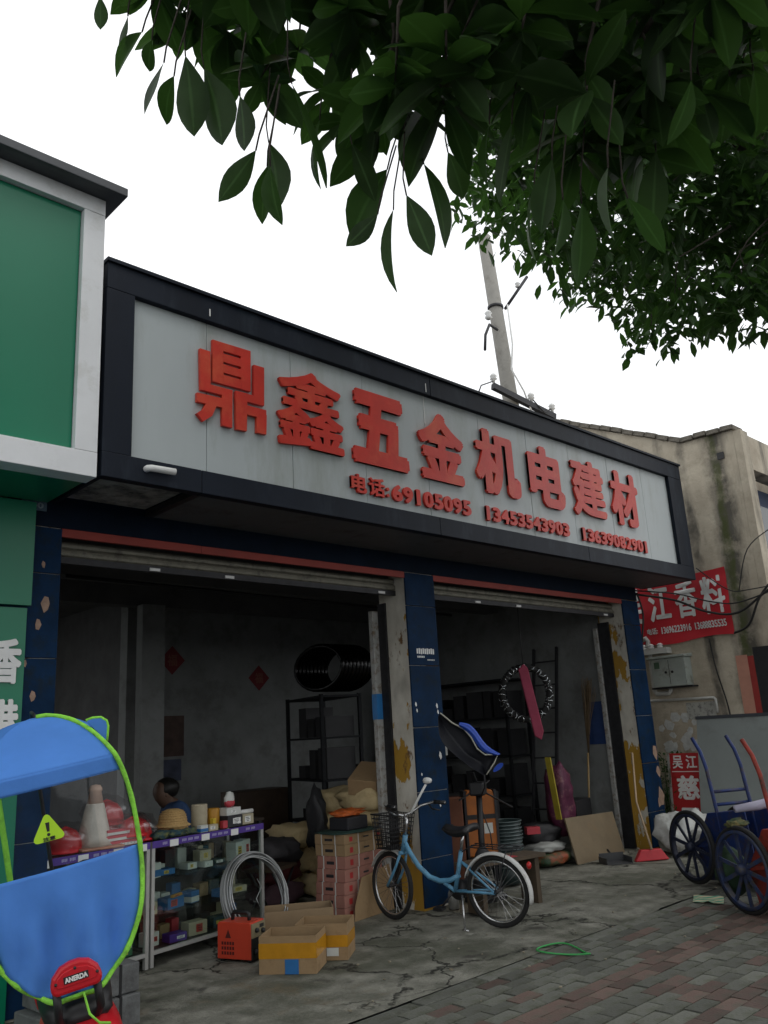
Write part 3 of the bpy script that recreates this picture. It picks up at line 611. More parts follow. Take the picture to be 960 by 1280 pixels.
# ------------------------------------------------------------------ leaning board, red signs, sacks, plant
M_gb = mat('grey_sheet_metal', (.25, .275, .265), .5, .08, 1.5, dirt=((.2, .21, .2), .3, 2))
gbd = thing('grey_board', 'large grey sheet metal board leaning behind the carts', 'board', M=frame((10.72, 5.50, 0), (-.10, -.995, 0), (.18, -.018, 1)))
part('sheet', M_gb, gbd, ((0, 0, -.01), (1.7, 1.57, .012)), bevel=.004)
part('edge_trim', M_cap, gbd, ((-.01, 1.571, -.02), (1.71, 1.61, .02)))
M_rs = mat('red_sign_sheet', (.42, .022, .025), .5, .1, 3, dirt=((.3, .03, .03), .3, 4))
rs = thing('red_roadside_sign', 'upright red sign board with white characters leaning left of the grey board', 'sign board', M=frame((10.95, 5.97, 0), (-.05, -.998, 0), (.10, 0, 1)))
part('sheet', M_rs, rs, ((0, 0, 0), (.52, 1.12, .012)))
part('edge_batten', M_rail, rs, ((-.035, 0, -.01), (-.001, 1.13, .02)))
def rst(ch, x0, x1, y0, y1, bo): t = MB(); lettering(t, ch, x0, x1, y0, y1, (0, 0, .012), EX, EY, EZ, .003, bo); t.build('letter', M_white, rs)
rst('吴', .04, .19, .92, 1.09, (.02, .02)); rst('江', .24, .40, .92, 1.09, (.02, .02)); rst('慈', .08, .40, .52, .83, (.035, .03)); rst('云', .08, .40, .14, .42, (.045, .045))
part('divider', M_white, rs, ((.02, .875, .012), (.50, .885, .014)))
M_sackw = mat('white_woven_sack', (.50, .51, .49), .8, .12, 6, dirt=((.3, .29, .26), .4, 5), bump=.4, bscale=14)
for k, (c, s, lab) in enumerate((((9.98, 5.42, .24), (.30, .24, .25), 'crumpled white woven sack slumped against the far pillar, nearest the red broom'), ((10.35, 5.34, .22), (.22, .20, .23), 'tall crumpled white woven sack behind the blue cart wheel'), ((10.05, 5.0, .16), (.34, .24, .17), 'flat white woven sack lying under the blue cart'))):
    simple('woven_sack', MB().blob(c, s, k + 3, .26, 2.2, sub=3, flat=.9), M_sackw, lab, 'sack', 'white sacks behind the carts')
M_pl = leaf_mat('weed_leaf', (.03, .075, .018), (.05, .12, .02), .3)
wp = thing('weed_plant', 'leafy green weed growing between the far pillar and the red sign', 'plant', (11.1, 6.1, 0))
b = MB()
for k in range(14):
    a = random.uniform(0, 6.28); h = random.uniform(.5, 1.1); b.tube([(0, 0, 0), (.08 * math.cos(a), .08 * math.sin(a), h * .6), (.22 * math.cos(a), .22 * math.sin(a), h)], .006, 4)
b.build('stem', M_pl, wp)
b = MB()
for k in range(420):
    a = random.uniform(0, 6.28); r = random.uniform(.02, .3); z = random.uniform(.3, 1.15); c = V((r * math.cos(a), r * math.sin(a), z)); d = V((random.uniform(-1, 1), random.uniform(-1, 1), random.uniform(-.7, .3))).normalized(); s = d.cross(EZ).normalized()
    l = random.uniform(.05, .1); b.add([c, c + d * l * .5 + s * l * .25, c + d * l, c + d * l * .5 - s * l * .25], [(0, 1, 2, 3)])
tag(b.build('foliage', M_pl, wp), kind='stuff')
# ------------------------------------------------------------------ hand carts
M_cblue = mat('blue_cart_paint', (.008, .026, .12), .55, .3, 6, dirt=((.05, .035, .03), .5, 11)); M_cred = mat('red_cart_paint', (.26, .03, .018), .6, .3, 6, dirt=((.07, .03, .02), .55, 11))
M_rub = mat('tyre_rubber', (.012, .012, .012), .75, .3, 20); M_wblue = mat('blue_wheel_paint', (.018, .032, .085), .6, .3, 9, dirt=((.05, .045, .04), .5, 12))
M_wdark = mat('dark_wheel_paint', (.012, .016, .035), .5, .2, 9)
def cart_wheel(parent, x, wm, R=.345):
    w = thing('wheel', None, None); w.parent = parent; w.matrix_local = frame((x, 0, R), EY, EZ, EX)     # local z = axle
    ring = [(R * math.cos(a), R * math.sin(a), 0) for a in [i * 2 * math.pi / 40 for i in range(40)]]
    MB().tube([(p[0] * (R - .022) / R, p[1] * (R - .022) / R, 0) for p in ring], .022, 10, True).build('tyre', M_rub, w)
    rp = [(R - .062, -.025), (R - .036, -.028), (R - .036, .028), (R - .062, .025), (R - .062, -.025)]
    b = MB(); n = 40; vs = []; 
    for r, z in rp:
        for k in range(n): vs.append((r * math.cos(6.28319 * k / n), r * math.sin(6.28319 * k / n), z))
    b.add(vs, [(i * n + k, i * n + (k + 1) % n, (i + 1) * n + (k + 1) % n, (i + 1) * n + k) for i in range(4) for k in range(n)], True)
    b.build('rim', wm, w)
    sp_ = MB().box((.03, -.016, -.006), (R - .058, .016, .006)).mesh('spoke', wm)
    for k in range(10): ob('spoke', sp_, w, 0, Matrix.Rotation(k * math.pi / 5 + .2, 4, 'Z'))
    MB().lathe([(.0, -.06), (.035, -.06), (.045, -.03), (.045, .03), (.035, .06), (0, .06)], 14).build('hub', wm, w)
def cart(loc, ax, label, pm, wm):
    a = V((ax[0], ax[1], 0)).normalized(); f = EZ.cross(a)
    t = thing('hand_cart', label, 'hand cart', group='hand carts parked at the right', M=frame((loc[0], loc[1], 0), a, f, EZ))
    cart_wheel(t, 0, wm); cart_wheel(t, .66, wm)
    MB().tube([(0, 0, .345), (.66, 0, .345)], .016, 8).build('axle', M_iron, t)
    T = Matrix.Translation((.12, -.74, .12)) @ Matrix.Rotation(math.radians(-6), 4, 'X')
    b = MB(); W, D, H = .42, .40, .62; tk = .012
    prof = [(-.02, -tk), (.74, -tk), (.78, .30), (.52, H - .02), (-.02, H - .02)]; TR = T.to_3x3()
    for x in (-tk, W): b.prism(prof, T @ V((x, 0, 0)), TR @ EY, TR @ EZ, TR @ EX, tk)
    for (pa, pb) in zip(prof[:-1], prof[1:]):
        if pa[1] > H - .1: continue
        b.bar(T @ V((W / 2, pa[0], pa[1])), T @ V((W / 2, pb[0], pb[1])), W - .002, tk * .8)
    b.build('tub', pm, t, .004)
    for x in (.04, .62): MB().bar((x, 0, .345), (max(.12, min(.54, x)), -.40, .42), .03, .03).build('side_arm', pm, t)
    for x in (0, W):
        MB().tube([T @ V((x, D - .02, .1)), T @ V((x, D - .02, H)), T @ V((x, D + .0, H + .40)), T @ V((x, D + .04, H + .56)), T @ V((x, D + .12, H + .70))], .019, 10).build('handle', pm, t)
    for z in (H + .05, H + .17): MB().tube([T @ V((0, D, z)), T @ V((W, D, z))], .016, 8).build('cross_bar', pm, t)
    return t
cart((8.25, 4.35), (.90, -.43), 'blue hand cart tipped up against the grey board', M_cblue, M_wdark)
cart((7.22, 3.38), (.90, -.43), 'red hand cart with blue spoked wheels at the right edge', M_cred, M_wblue)
b = MB(); b.tube([(7.40, 3.46, .80), (7.55, 3.32, .82), (7.72, 3.17, .86), (7.9, 3.02, .95), (8.05, 2.9, 1.0)], [.03, .04, .04, .045, .05], 10)
simple('rolled_cloth', b, mat('pale_lilac_cloth', (.42, .40, .50), .8, .1, 8, bump=.3, bscale=10), 'pale lilac rolled cloth lying across the red cart', 'cloth')
simple('rag', MB().blob((7.36, 3.44, .69), (.13, .08, .035), 5, .30, 2.5, sub=3), mat('green_rag', (.035, .07, .03), .85, .4, 9, dirt=((.20, .14, .05), .5, 9)), 'green and yellow rag bundled on the front of the red cart', 'rag')
simple('feed_bag', MB().blob((7.52, 3.62, .28), (.14, .12, .20), 6, .2, 2, sub=3), mat('green_bag', (.016, .04, .018), .8, .4, 5), 'dark green bag inside the red cart behind its near wheel', 'bag')
b = MB(); vs = []
for i in range(9):
    for j in range(7): x, y = i / 8, j / 6; vs.append((7.42 + x * .22 + y * .05, 3.98 - y * .26 + x * .1, .012 + .03 * max(0, mnoise.noise(V((x * 3, y * 3, 2)))) + .05 * max(0, x - .75)))
b.add(vs, [(i * 7 + j, i * 7 + j + 1, (i + 1) * 7 + j + 1, (i + 1) * 7 + j) for i in range(8) for j in range(6)], True)
pm_ = mat('striped_packet', (.42, .40, .30), .5, .05)
_n = pm_.node_tree.nodes; _w = _n.new('ShaderNodeTexWave'); _w.inputs['Scale'].default_value = 7; _w.bands_direction = 'DIAGONAL'; _r = _n.new('ShaderNodeValToRGB')
_e = _r.color_ramp.elements; _e[0].color = (.06, .30, .20, 1); _e[1].color = (.50, .45, .30, 1); _e[0].position = .3; _e[1].position = .5
_tc = _n.new('ShaderNodeTexCoord'); pm_.node_tree.links.new(_tc.outputs['Object'], _w.inputs['Vector']); pm_.node_tree.links.new(_w.outputs['Fac'], _r.inputs[0]); pm_.node_tree.links.new(_r.outputs[0], _n['Principled BSDF'].inputs['Base Color'])
simple('paper_packet', b, pm_, 'flattened green and cream striped packet on the ground by the cart wheels', 'packet')
# ------------------------------------------------------------------ broom, dustpans, boards at the far bay
M_wood = mat('pale_wood', (.34, .25, .16), .7, .2, 10, stretch=(1, 1, .1)); M_ply = mat('plywood', (.19, .145, .09), .75, .14, 3, dirt=((.2, .14, .08), .35, 4), stretch=(1, 1, .3))
br = thing('broom', 'red plastic broom with a pale handle leaning on the far pillar', 'broom', (9.32, 5.42, 0))
MB().tube([(0, 0, .13), (.30, .30, .62), (.62, .46, 1.18)], .013, 8).build('handle', M_wood, br)
M_brr = mat('red_plastic', (.42, .02, .03), .45, .12, 8)
MB().prism([(-.21, 0), (.21, 0), (.13, .12), (-.12, .12)], (0, 0, .005), (.82, -.57, 0), (.1, .15, 1), (.57, .82, 0), .07).build('brush_head', M_brr, br, .01)
dp = thing('dustpan', 'dark grey dustpan on the ground beside the red broom', 'dustpan', (9.02, 5.72, 0), rz=-.6)
b = MB(); b.box((-.15, -.12, .0), (.15, .12, .008)); b.box((-.15, .12, 0), (.15, .132, .10)); b.box((-.158, -.10, 0), (-.15, .13, .07)); b.box((.15, -.10, 0), (.158, .13, .07)); b.build('pan', mat('dark_grey_plastic', (.05, .052, .055), .5, .2), dp)
MB().tube([(0, .13, .08), (0, .22, .12)], .012, 8).build('handle', M_black, dp)
pl = thing('plywood_board', 'plywood board leaning across the lower right of the far bay', 'board', M=frame((8.72, 6.06, 0), (.995, .06, 0), (.06, .25, 1)))
part('sheet', M_ply, pl, ((0, 0, 0), (1.08, .52, .018)))
tb_ = thing('bamboo_broom', 'tall bamboo twig broom standing brush up against the white wall', 'broom', (9.86, 6.62, 0))
MB().tube([(0, 0, .02), (.05, -.10, 1.2)], .014, 7).build('handle', mat('bamboo', (.32, .22, .10), .6, .2), tb_)
b = MB()
for k in range(46):
    a = random.uniform(0, 6.28); r = random.uniform(0, .10); b.tube([(.05, -.10, random.uniform(1.05, 1.2)), (.07 + r * .4 * math.cos(a), -.14 + r * .4 * math.sin(a), 1.6), (.09 + r * math.cos(a), -.2 + r * math.sin(a), random.uniform(1.95, 2.2))], .004, 3)
tag(b.build('twigs', mat('dry_twigs', (.16, .11, .06), .8, .3), tb_), kind='stuff')
ld = thing('ladder', 'dark metal ladder leaning on the inner right wall of the far bay', 'ladder')
l0, l1, r0, r1 = V((9.35, 7.15, 0)), V((9.98, 7.28, 2.65)), V((9.40, 6.82, 0)), V((10.03, 6.92, 2.65))
MB().bar(l0, l1, .03, .05).build('rail', M_iron, ld); MB().bar(r0, r1, .03, .05).build('rail', M_iron, ld)
for k in range(8): f = (k + .6) / 8.2; MB().bar(l0.lerp(l1, f), r0.lerp(r1, f), .03, .022).build('rung', M_iron, ld)
po = part('wall_poster', mat('blue_poster', (.02, .05, .16), .45, .2, 9), None, ((10.128, 6.36, 1.30), (10.1385, 6.64, 1.86))); tag(po, 'blue poster on the inner right wall behind the bamboo broom', 'poster')
# ================================================================== BICYCLE
M_bblue = mat('pale_blue_bicycle_paint', (.10, .27, .42), .35, .12, 9, dirt=((.08, .16, .22), .3, 12)); M_fend = mat('white_mudguard', (.60, .60, .58), .4, .08, 9, dirt=((.35, .33, .28), .35, 9))
M_chrome = mat('dull_chrome', (.5, .5, .5), .25, .15, 9, metal=.9)
bf = V((-.235, .972, 0)).normalized(); bl = EZ.cross(bf)          # forward, left
lean = Matrix.Rotation(math.radians(-4), 4, 'X')                    # leaning onto its stand on the left
bk = thing('bicycle', 'pale blue step-through bicycle with white mudguards parked before the middle pillar', 'bicycle', M=frame((5.80, 4.83, 0), bf, bl, EZ) @ Matrix.Rotation(math.radians(-5), 4, 'X'))
RW, WB = .285, 1.06
def bike_wheel(name, M):
    w = thing('wheel', None, None); w.parent = bk; w.matrix_local = M                 # wheel in local xz plane, axle along y
    n = 36; c = lambda r, i, y=0: (r * math.cos(2 * math.pi * i / n), y, r * math.sin(2 * math.pi * i / n))
    MB().tube([c(RW - .02, i) for i in range(n)], .020, 8, True).build('tyre', M_rub, w)
    MB().tube([c(RW - .045, i) for i in range(n)], .010, 6, True).build('rim', M_chrome, w)
    b = MB()
    for k in range(28):
        a = 2 * math.pi * k / 28; s = 1 if k % 2 else -1; h = a + s * .35
        b.tube([(.018 * math.cos(h), s * .025, .018 * math.sin(h)), ((RW - .05) * math.cos(a), 0, (RW - .05) * math.sin(a))], .0016, 4, caps=False)
    b.build('spokes', M_chrome, w)
    MB().tube([(0, -.05, 0), (0, .05, 0)], .018, 10).build('hub', M_iron, w)
    return w
bike_wheel('rear', Matrix.Translation((0, 0, RW)))
steer = Matrix.Rotation(math.radians(-20), 4, V((-.30, 0, .95)))
HS = V((.87, 0, .62))
SM = Matrix.Translation(HS) @ steer @ Matrix.Translation(-HS)
bike_wheel('front', SM @ Matrix.Translation((WB, 0, RW)))
def bt(name, pts, r, m=M_bblue, n=10, M=None):
    return MB().tube([(M @ V(p)) if M is not None else p for p in pts], r, n).build(name, m, bk)
BB = (.40, 0, .27)
bt('down_tube', [(.86, 0, .66), (.82, 0, .58), (.74, 0, .46), (.64, 0, .375), (.54, 0, .345), (.44, 0, .355), (.345, 0, .40)], .022)
bt('lower_tube', [(.50, 0, .335), (.40, 0, .27)], .018)
bt('seat_tube', [BB, (.30, 0, .60)], .019)
bt('seat_post', [(.30, 0, .60), (.265, 0, .74)], .013, M_chrome)
bt('head_tube', [(.885, 0, .58), (.845, 0, .72)], .024)
for s in (-1, 1):
    bt('chain_stay', [BB, (.0, s * .06, RW)], .011); bt('seat_stay', [(.325, 0, .52), (.0, s * .06, RW)], .009)
    bt('fork_blade', [(.885, s * .035, .57), (.93, s * .05, .46), (1.0, s * .055, .36), (WB, s * .055, RW)], .012, M=SM)
bt('fork_crown', [(.885, -.045, .57), (.885, .045, .57)], .018, M=SM)
bt('stem', [(.845, 0, .72), (.82, 0, .85), (.86, 0, .88)], .014, M_chrome, M=SM)
bt('handlebar', [(.62, .29, .98), (.74, .27, .985), (.85, .20, .955), (.88, .10, .90), (.86, 0, .88), (.88, -.10, .90), (.85, -.20, .955), (.74, -.27, .985), (.62, -.29, .98)], .012, M_chrome, M=SM)
for s in (-1, 1):
    bt('grip', [(.74, s * .27, .985), (.62, s * .29, .98)], .018, M_black, M=SM); bt('brake_lever', [(.80, s * .245, .965), (.72, s * .22, .93), (.64, s * .24, .92)], .007, M_black, M=SM)
bt('brake_cable', [(.76, .24, .95), (.93, .16, .98), (.97, .05, .86), (.90, 0, .70)], .004, M_black, 5, SM)
bt('mirror_stalk', [(.83, -.06, .90), (.80, -.16, 1.06), (.77, -.20, 1.14)], .011, M_white, M=SM)
MB().blob(tuple(SM @ V((.76, -.21, 1.17))), (.05, .025, .03), 2, .2, 2).build('mirror', M_white, bk)
def fender(M, cx, a0, a1, name, R=RW + .022):
    b = MB(); n = 22; vs = []
    for i in range(n + 1):
        a = math.radians(a0 + (a1 - a0) * i / n)
        for y, dr in ((-.032, -.012), (-.02, .002), (0, .007), (.02, .002), (.032, -.012)): vs.append(M @ V((cx + (R + dr) * math.cos(a), y, RW + (R + dr) * math.sin(a))))
    b.add(vs, [(i * 5 + j, i * 5 + j + 1, (i + 1) * 5 + j + 1, (i + 1) * 5 + j) for i in range(n) for j in range(4)], True)
    o = b.build(name, M_fend, bk); s = o.modifiers.new('s', 'SOLIDIFY'); s.thickness = .003
fender(Matrix.Identity(4), 0, 20, 195, 'rear_mudguard'); fender(SM, WB, 25, 120, 'front_mudguard')
sd = MB(); vs = []
for i in range(9):
    f = i / 8; w = .105 * (1 - f) ** .8 + .018
    for j in range(7): g = j / 6 * 2 - 1; vs.append((.16 + f * .27, g * w, .775 - .02 * g * g - .03 * math.sin(f * 3)))
sd.add(vs, [(i * 7 + j, i * 7 + j + 1, (i + 1) * 7 + j + 1, (i + 1) * 7 + j) for i in range(8) for j in range(6)], True)
o = sd.build('saddle', M_black, bk); s = o.modifiers.new('s', 'SOLIDIFY'); s.thickness = .05
b = MB()
for y in (-.07, 0, .07): b.tube([(.20, y, .645), (-.26, y, .63)], .005, 5)
for x in (.18, .06, -.08, -.25): b.tube([(x, -.075, .64), (x, .075, .64)], .005, 5)
for s in (-1, 1): b.tube([(-.16, s * .075, .63), (0, s * .07, RW)], .005, 5); b.tube([(.2, s * .05, .64), (.31, 0, .58)], .005, 5)
b.build('rear_rack', M_iron, bk)
simple_light = MB().blob((-.31, 0, .50), (.02, .03, .03), 1, .05).build('rear_reflector', mat('reflector_red', (.4, .01, .01), .3), bk)
b = MB(); bw = [(-.16, .64), (.16, .64), (.13, .36), (-.13, .36)]
def bsk(x, y, z): return SM @ V((x, y, z))
for k in range(9):
    f = k / 8; z = .60 + .29 * f; e = .115 + .035 * f; d = .10 + .03 * f; cx = 1.02
    b.tube([bsk(cx - d, -e, z), bsk(cx + d, -e, z), bsk(cx + d, e, z), bsk(cx - d, e, z)], .0045 if k < 8 else .008, 5, True)
for k in range(11):
    f = k / 10 * 2 - 1
    for sx in (-1, 1): b.tube([bsk(1.02 + sx * .10, f * .115, .60), bsk(1.02 + sx * .13, f * .15, .89)], .0035, 4)
    for sy in (-1, 1): b.tube([bsk(1.02 + f * .10, sy * .115, .60), bsk(1.02 + f * .13, sy * .15, .89)], .0035, 4)
    b.tube([bsk(1.02 + f * .10, -.115, .60), bsk(1.02 + f * .10, .115, .60)], .0035, 4)
b.build('basket', M_black, bk)
MB().lathe([(0, -.004), (.085, -.004), (.085, .004), (0, .004)], 24, frame((BB[0], -.05, BB[2]), EX, EZ, -EY)).build('chainring', M_iron, bk)
MB().box((0, -.075, .285), (.40, -.05, .35)).build('chain_guard', M_iron, bk, .01)
for s in (-1, 1):
    bt('crank', [(BB[0], s * .06, BB[2]), (BB[0] + s * .10, s * .08, BB[2] - s * .11)], .009, M_iron)
    MB().cbox((BB[0] + s * .10, s * .125, BB[2] - s * .11), (.085, .08, .022)).build('pedal', M_black, bk)
bt('kickstand', [(.30, .07, .26), (.26, .16, .015)], .009, M_chrome); bt('kickstand_foot', [(.28, .16, .014), (.22, .17, .014)], .009, M_chrome)
# ================================================================== E-SCOOTER UNDER ITS RAIN CANOPY
M_cloth = mat('blue_canopy_cloth', (.10, .285, .74), .7, .1, 3, spec=.15, bump=.25, bscale=9)
_n = M_cloth.node_tree; _tl = _n.nodes.new('ShaderNodeBsdfTranslucent'); _tl.inputs[0].default_value = (.12, .36, .88, 1); _ms = _n.nodes.new('ShaderNodeMixShader'); _ms.inputs[0].default_value = .25
_n.links.new(_n.nodes['Principled BSDF'].outputs[0], _ms.inputs[1]); _n.links.new(_tl.outputs[0], _ms.inputs[2]); _n.links.new(_ms.outputs[0], _n.nodes['Material Output'].inputs[0]); M_lime = mat('lime_binding', (.26, .66, .07), .75, .16, 30, spec=.15, dirt=((.18, .42, .06), .4, 14), bump=.4, bscale=60)
M_clear = glassy('clear_canopy_film', (.92, .95, .97), .06, .028)
ang = math.radians(20); sr = V((math.cos(ang), -math.sin(ang), 0)); sf = V((math.sin(ang), math.cos(ang), 0))
S0 = V((1.55, 3.40, 0)) * 1.075 + sr * .105
sct = thing('electric_scooter', 'electric scooter with red backrest leaning on its stand under a blue canopy', 'scooter', M=frame(S0, sr, sf, EZ) @ Matrix.Rotation(math.radians(-10), 4, 'Y'))
cn = thing('rain_canopy', 'blue scooter rain canopy with lime green edging and clear rear window', 'canopy', M=frame(S0, sr, sf, EZ) @ Matrix.Rotation(math.radians(-10), 4, 'Y'))
def halfw(z):          # outline of the rear sheet
    if z > 1.20: q = (z - 1.20) / .592; return .325 * max(0, 1 - q ** 2.5) ** .5
    q = (1.20 - z) / .54; return .325 * max(0, 1 - q ** 2.3) ** .5
def sheet_y(x, z):
    y = -.08 * (1 - (x / .34) ** 2) if abs(x) < .34 else 0
    if z > 1.555: y += 1.7 * (z - 1.555)
    if z < 1.0: y += .25 * (1.0 - z) ** 2
    wr = (.020 * math.sin(x * 26 + z * 4) + .014 * math.sin(x * 55 - z * 9 + 1) + .02 * mnoise.noise(V((x * 16, z * 4, 5)))) * max(0, min(1, (1.17 - z) * 4)) + .006 * mnoise.noise(V((x * 9, z * 3, 0)))
    return y + wr - .02
def rear_part(name, z0, z1, m, n=16):
    b = MB(); K = 20; vs = []
    for i in range(n + 1):
        z = z0 + (z1 - z0) * i / n; w = halfw(z)
        for k in range(K + 1): x = -w + 2 * w * k / K; vs.append((x, sheet_y(x, z), z))
    b.add(vs, [(i * (K + 1) + k, i * (K + 1) + k + 1, (i + 1) * (K + 1) + k + 1, (i + 1) * (K + 1) + k) for i in range(n) for k in range(K)], True)
    o = b.build(name, m, cn)
    if m is not M_clear: s = o.modifiers.new('s', 'SOLIDIFY'); s.thickness = .002
    return o
rear_part('skirt', .662, 1.16, M_cloth, 30); rear_part('window', 1.16, 1.49, M_clear); rear_part('window_flap', 1.485, 1.554, M_cloth, 6); rear_part('rear_roof', 1.555, 1.79, M_cloth, 20)
edge = []
for i in range(-8, 61):
    t = i / 60; z = 1.7895 - (1.7895 - .664) * (1 - math.cos(max(0, t) * math.pi)) / 2; x = halfw(z)
    if i <= 0: continue
    edge.append((x + .006, sheet_y(x, z) - .004, z))
left = [(-x, y, z) for x, y, z in edge[::-1]][:-24]
edge = [(.0, sheet_y(0, 1.79), 1.792)] + edge
b = MB(); pts = edge + left; b.tube([V(p) + V((0, 0, 0)) for p in pts], [.0105 * (1 + .22 * mnoise.noise(V((i * .45, 0, 0)))) for i in range(len(pts))], 8); b.build('binding', M_lime, cn)
b = MB(); K = 16; vs = []          # the roof running forward to the windscreen
rp = [(-.02, 1.765, .10), (.10, 1.775, .17), (.40, 1.80, .27), (.75, 1.81, .31), (1.05, 1.75, .31), (1.25, 1.60, .30)]
y_top = sheet_y(0, 1.79)
for (y, z, w) in rp:
    for k in range(K + 1): f = k / K * 2 - 1; vs.append((w * f, y_top + y, z - .10 * abs(f) ** 2.5))
b.add(vs, [(i * (K + 1) + k, i * (K + 1) + k + 1, (i + 1) * (K + 1) + k + 1, (i + 1) * (K + 1) + k) for i in range(len(rp) - 1) for k in range(K)], True)
o = b.build('roof', M_cloth, cn); s = o.modifiers.new('s', 'SOLIDIFY'); s.thickness = .002
for s_ in (-1, 1):            # the pair of ears on the roof edge
    ey = sheet_y(.24, 1.66); q = [(.20, 1.725), (.23, 1.73), (.265, 1.725), (.287, 1.705), (.29, 1.68), (.283, 1.65), (.275, 1.615)]
    b = MB(); b.prism([(s_ * x, z) for x, z in q], (0, ey + .03, 0), EX, EZ, -EY, .012); b.build('ear', M_cloth, cn)
    MB().tube([(s_ * x, ey + .024, z) for x, z in q], .008, 6).build('ear_binding', M_lime, cn)
MB().tube([(-.20, 1.05 + y_top, .62), (-.21, 1.08 + y_top, 1.2), (-.22, 1.02 + y_top, 1.7)], .016, 8).build('front_binding', M_lime, cn)
b = MB(); b.tube([(0, .95, .75), (0, .95 + y_top, 1.5), (0, .6 + y_top, 1.84), (0, y_top, 1.79)], .010, 8); b.build('support_pole', M_black, cn)
ws = MB(); ws.add([(-.30, 1.27 + y_top, 1.60), (.30, 1.27 + y_top, 1.60), (.30, 1.40 + y_top, .9), (-.30, 1.40 + y_top, .9)], [(0, 1, 2, 3)]); ws.build('windscreen', M_clear, cn)
tz = 1.315; tx = -.025
b = MB(); q = []
for a0 in (90, 210, 330):
    cx, cy = .052 * math.cos(math.radians(a0)), .052 * math.sin(math.radians(a0))
    for da in (-60, -20, 20, 60): q.append((cx + .014 * math.cos(math.radians(a0 + da)), cy + .014 * math.sin(math.radians(a0 + da))))
ty = min(sheet_y(tx + dx, tz + dz) for dx in (-.06, 0, .06) for dz in (-.05, 0, .05)) - .004
b.prism(q, (tx, ty, tz), EX, EZ, -EY, .003); st_ = b.build('warning_sticker', mat('lime_sticker', (.42, .70, .02), .45, .05), cn)
b = MB(); b.prism([(-.005, -.002), (.005, -.002), (.008, .034), (-.008, .034)], (tx, ty - .003, tz), EX, EZ, -EY, .001); b.prism([(.007 * math.cos(i), .007 * math.sin(i)) for i in [k * 1.047 for k in range(6)]], (tx, ty - .003, tz - .014), EX, EZ, -EY, .001)
lettering(b, '注意', -.024, .024, -.038, -.022, (tx, ty - .003, tz), EX, EZ, -EY, .001, (.03, .03)); b.build('sticker_mark', M_black, cn)
# scooter itself
M_srd = mat('red_scooter_plastic', (.50, .012, .02), .3, .08, 6)
b = MB(); q = [(-.105, -.05), (-.085, -.058), (.085, -.058), (.105, -.05), (.113, -.02), (.10, .02), (.065, .055), (.02, .068), (-.02, .068), (-.065, .055), (-.10, .02), (-.113, -.02)]; q = [(x * .86, y * .88) for x, y in q]
b.prism(q, (.0, -.17, .765), EX, EZ, -EY, .045); b.build('backrest', M_srd, sct, .012)
b = MB(); b.prism([(x * .80, y * .55 + .004) for x, y in q], (0, -.214, .765), EX, EZ, -EY, .006); b.build('backrest_pad', M_srd, sct, .004)
b = MB(); b.box((-.046, -.2225, .753), (.046, -.2205, .779)); b.build('badge', M_black, sct)
b = MB(); lettering(b, 'ANERDA', -.042, .042, .757, .775, (0, -.2225, 0), EX, EZ, -EY, .002, (.05, .03)); b.build('badge_lettering', M_white, sct)
for x, z in ((-.075, .762), (.0, .80), (.078, .762)): MB().lathe([(0, 0), (.006, 0), (.006, .003), (0, .003)], 8, frame((x, -.2185, z), EX, EZ, -EY)).build('screw', M_black, sct)
for s_ in (-1, 1): MB().tube([(s_ * .075, -.165, .73), (s_ * .078, -.15, .62), (s_ * .06, -.05, .56), (s_ * .05, .1, .56)], .016, 8).build('backrest_bar', M_black, sct)
MB().tube([(.02, -.20, .70), (.03, -.21, .62), (.06, -.22, .58), (.1, -.2, .56)], .005, 6).build('tie_cord', M_lime, sct)
b = MB(); b.blob((0, .25, .60), (.15, .36, .07), 1, .03, 1, sub=3, box=.5); b.build('seat', M_black, sct)
b = MB(); b.blob((0, .15, .46), (.17, .40, .13), 2, .03, 1, sub=3, box=.3); b.build('body', M_srd, sct)
b = MB(); b.blob((0, -.26, .52), (.09, .05, .045), 1, .02, 1, sub=2); b.build('tail_light', mat('tail_lens', (.35, .01, .01), .2), sct)
def sc_wheel(y):
    w = thing('wheel', None, None); w.parent = sct; w.matrix_local = frame((0, y, .22), EY, EZ, EX)
    MB().tube([(.18 * math.cos(i * .2094), .18 * math.sin(i * .2094), 0) for i in range(30)], .042, 10, True).build('tyre', M_rub, w); MB().lathe([(0, -.03), (.14, -.02), (.14, .02), (0, .03)], 20).build('rim', M_iron, w)
sc_wheel(-.08); sc_wheel(1.12)
MB().tube([(0, 1.12, .22), (0, 1.02, .6), (0, .92, 1.0)], .035, 10).build('steering_column', M_black, sct)
MB().tube([(-.30, .80, 1.02), (-.15, .9, 1.03), (0, .92, 1.0), (.15, .9, 1.03), (.30, .80, 1.02)], .014, 8).build('handlebar', M_black, sct)
b = MB(); b.blob((0, 1.0, .62), (.18, .06, .30), 4, .03, 1, sub=3, box=.4); b.build('leg_shield', M_srd, sct)
part('footboard', M_black, sct, ((-.14, .5, .28), (.14, .98, .33)), bevel=.02)
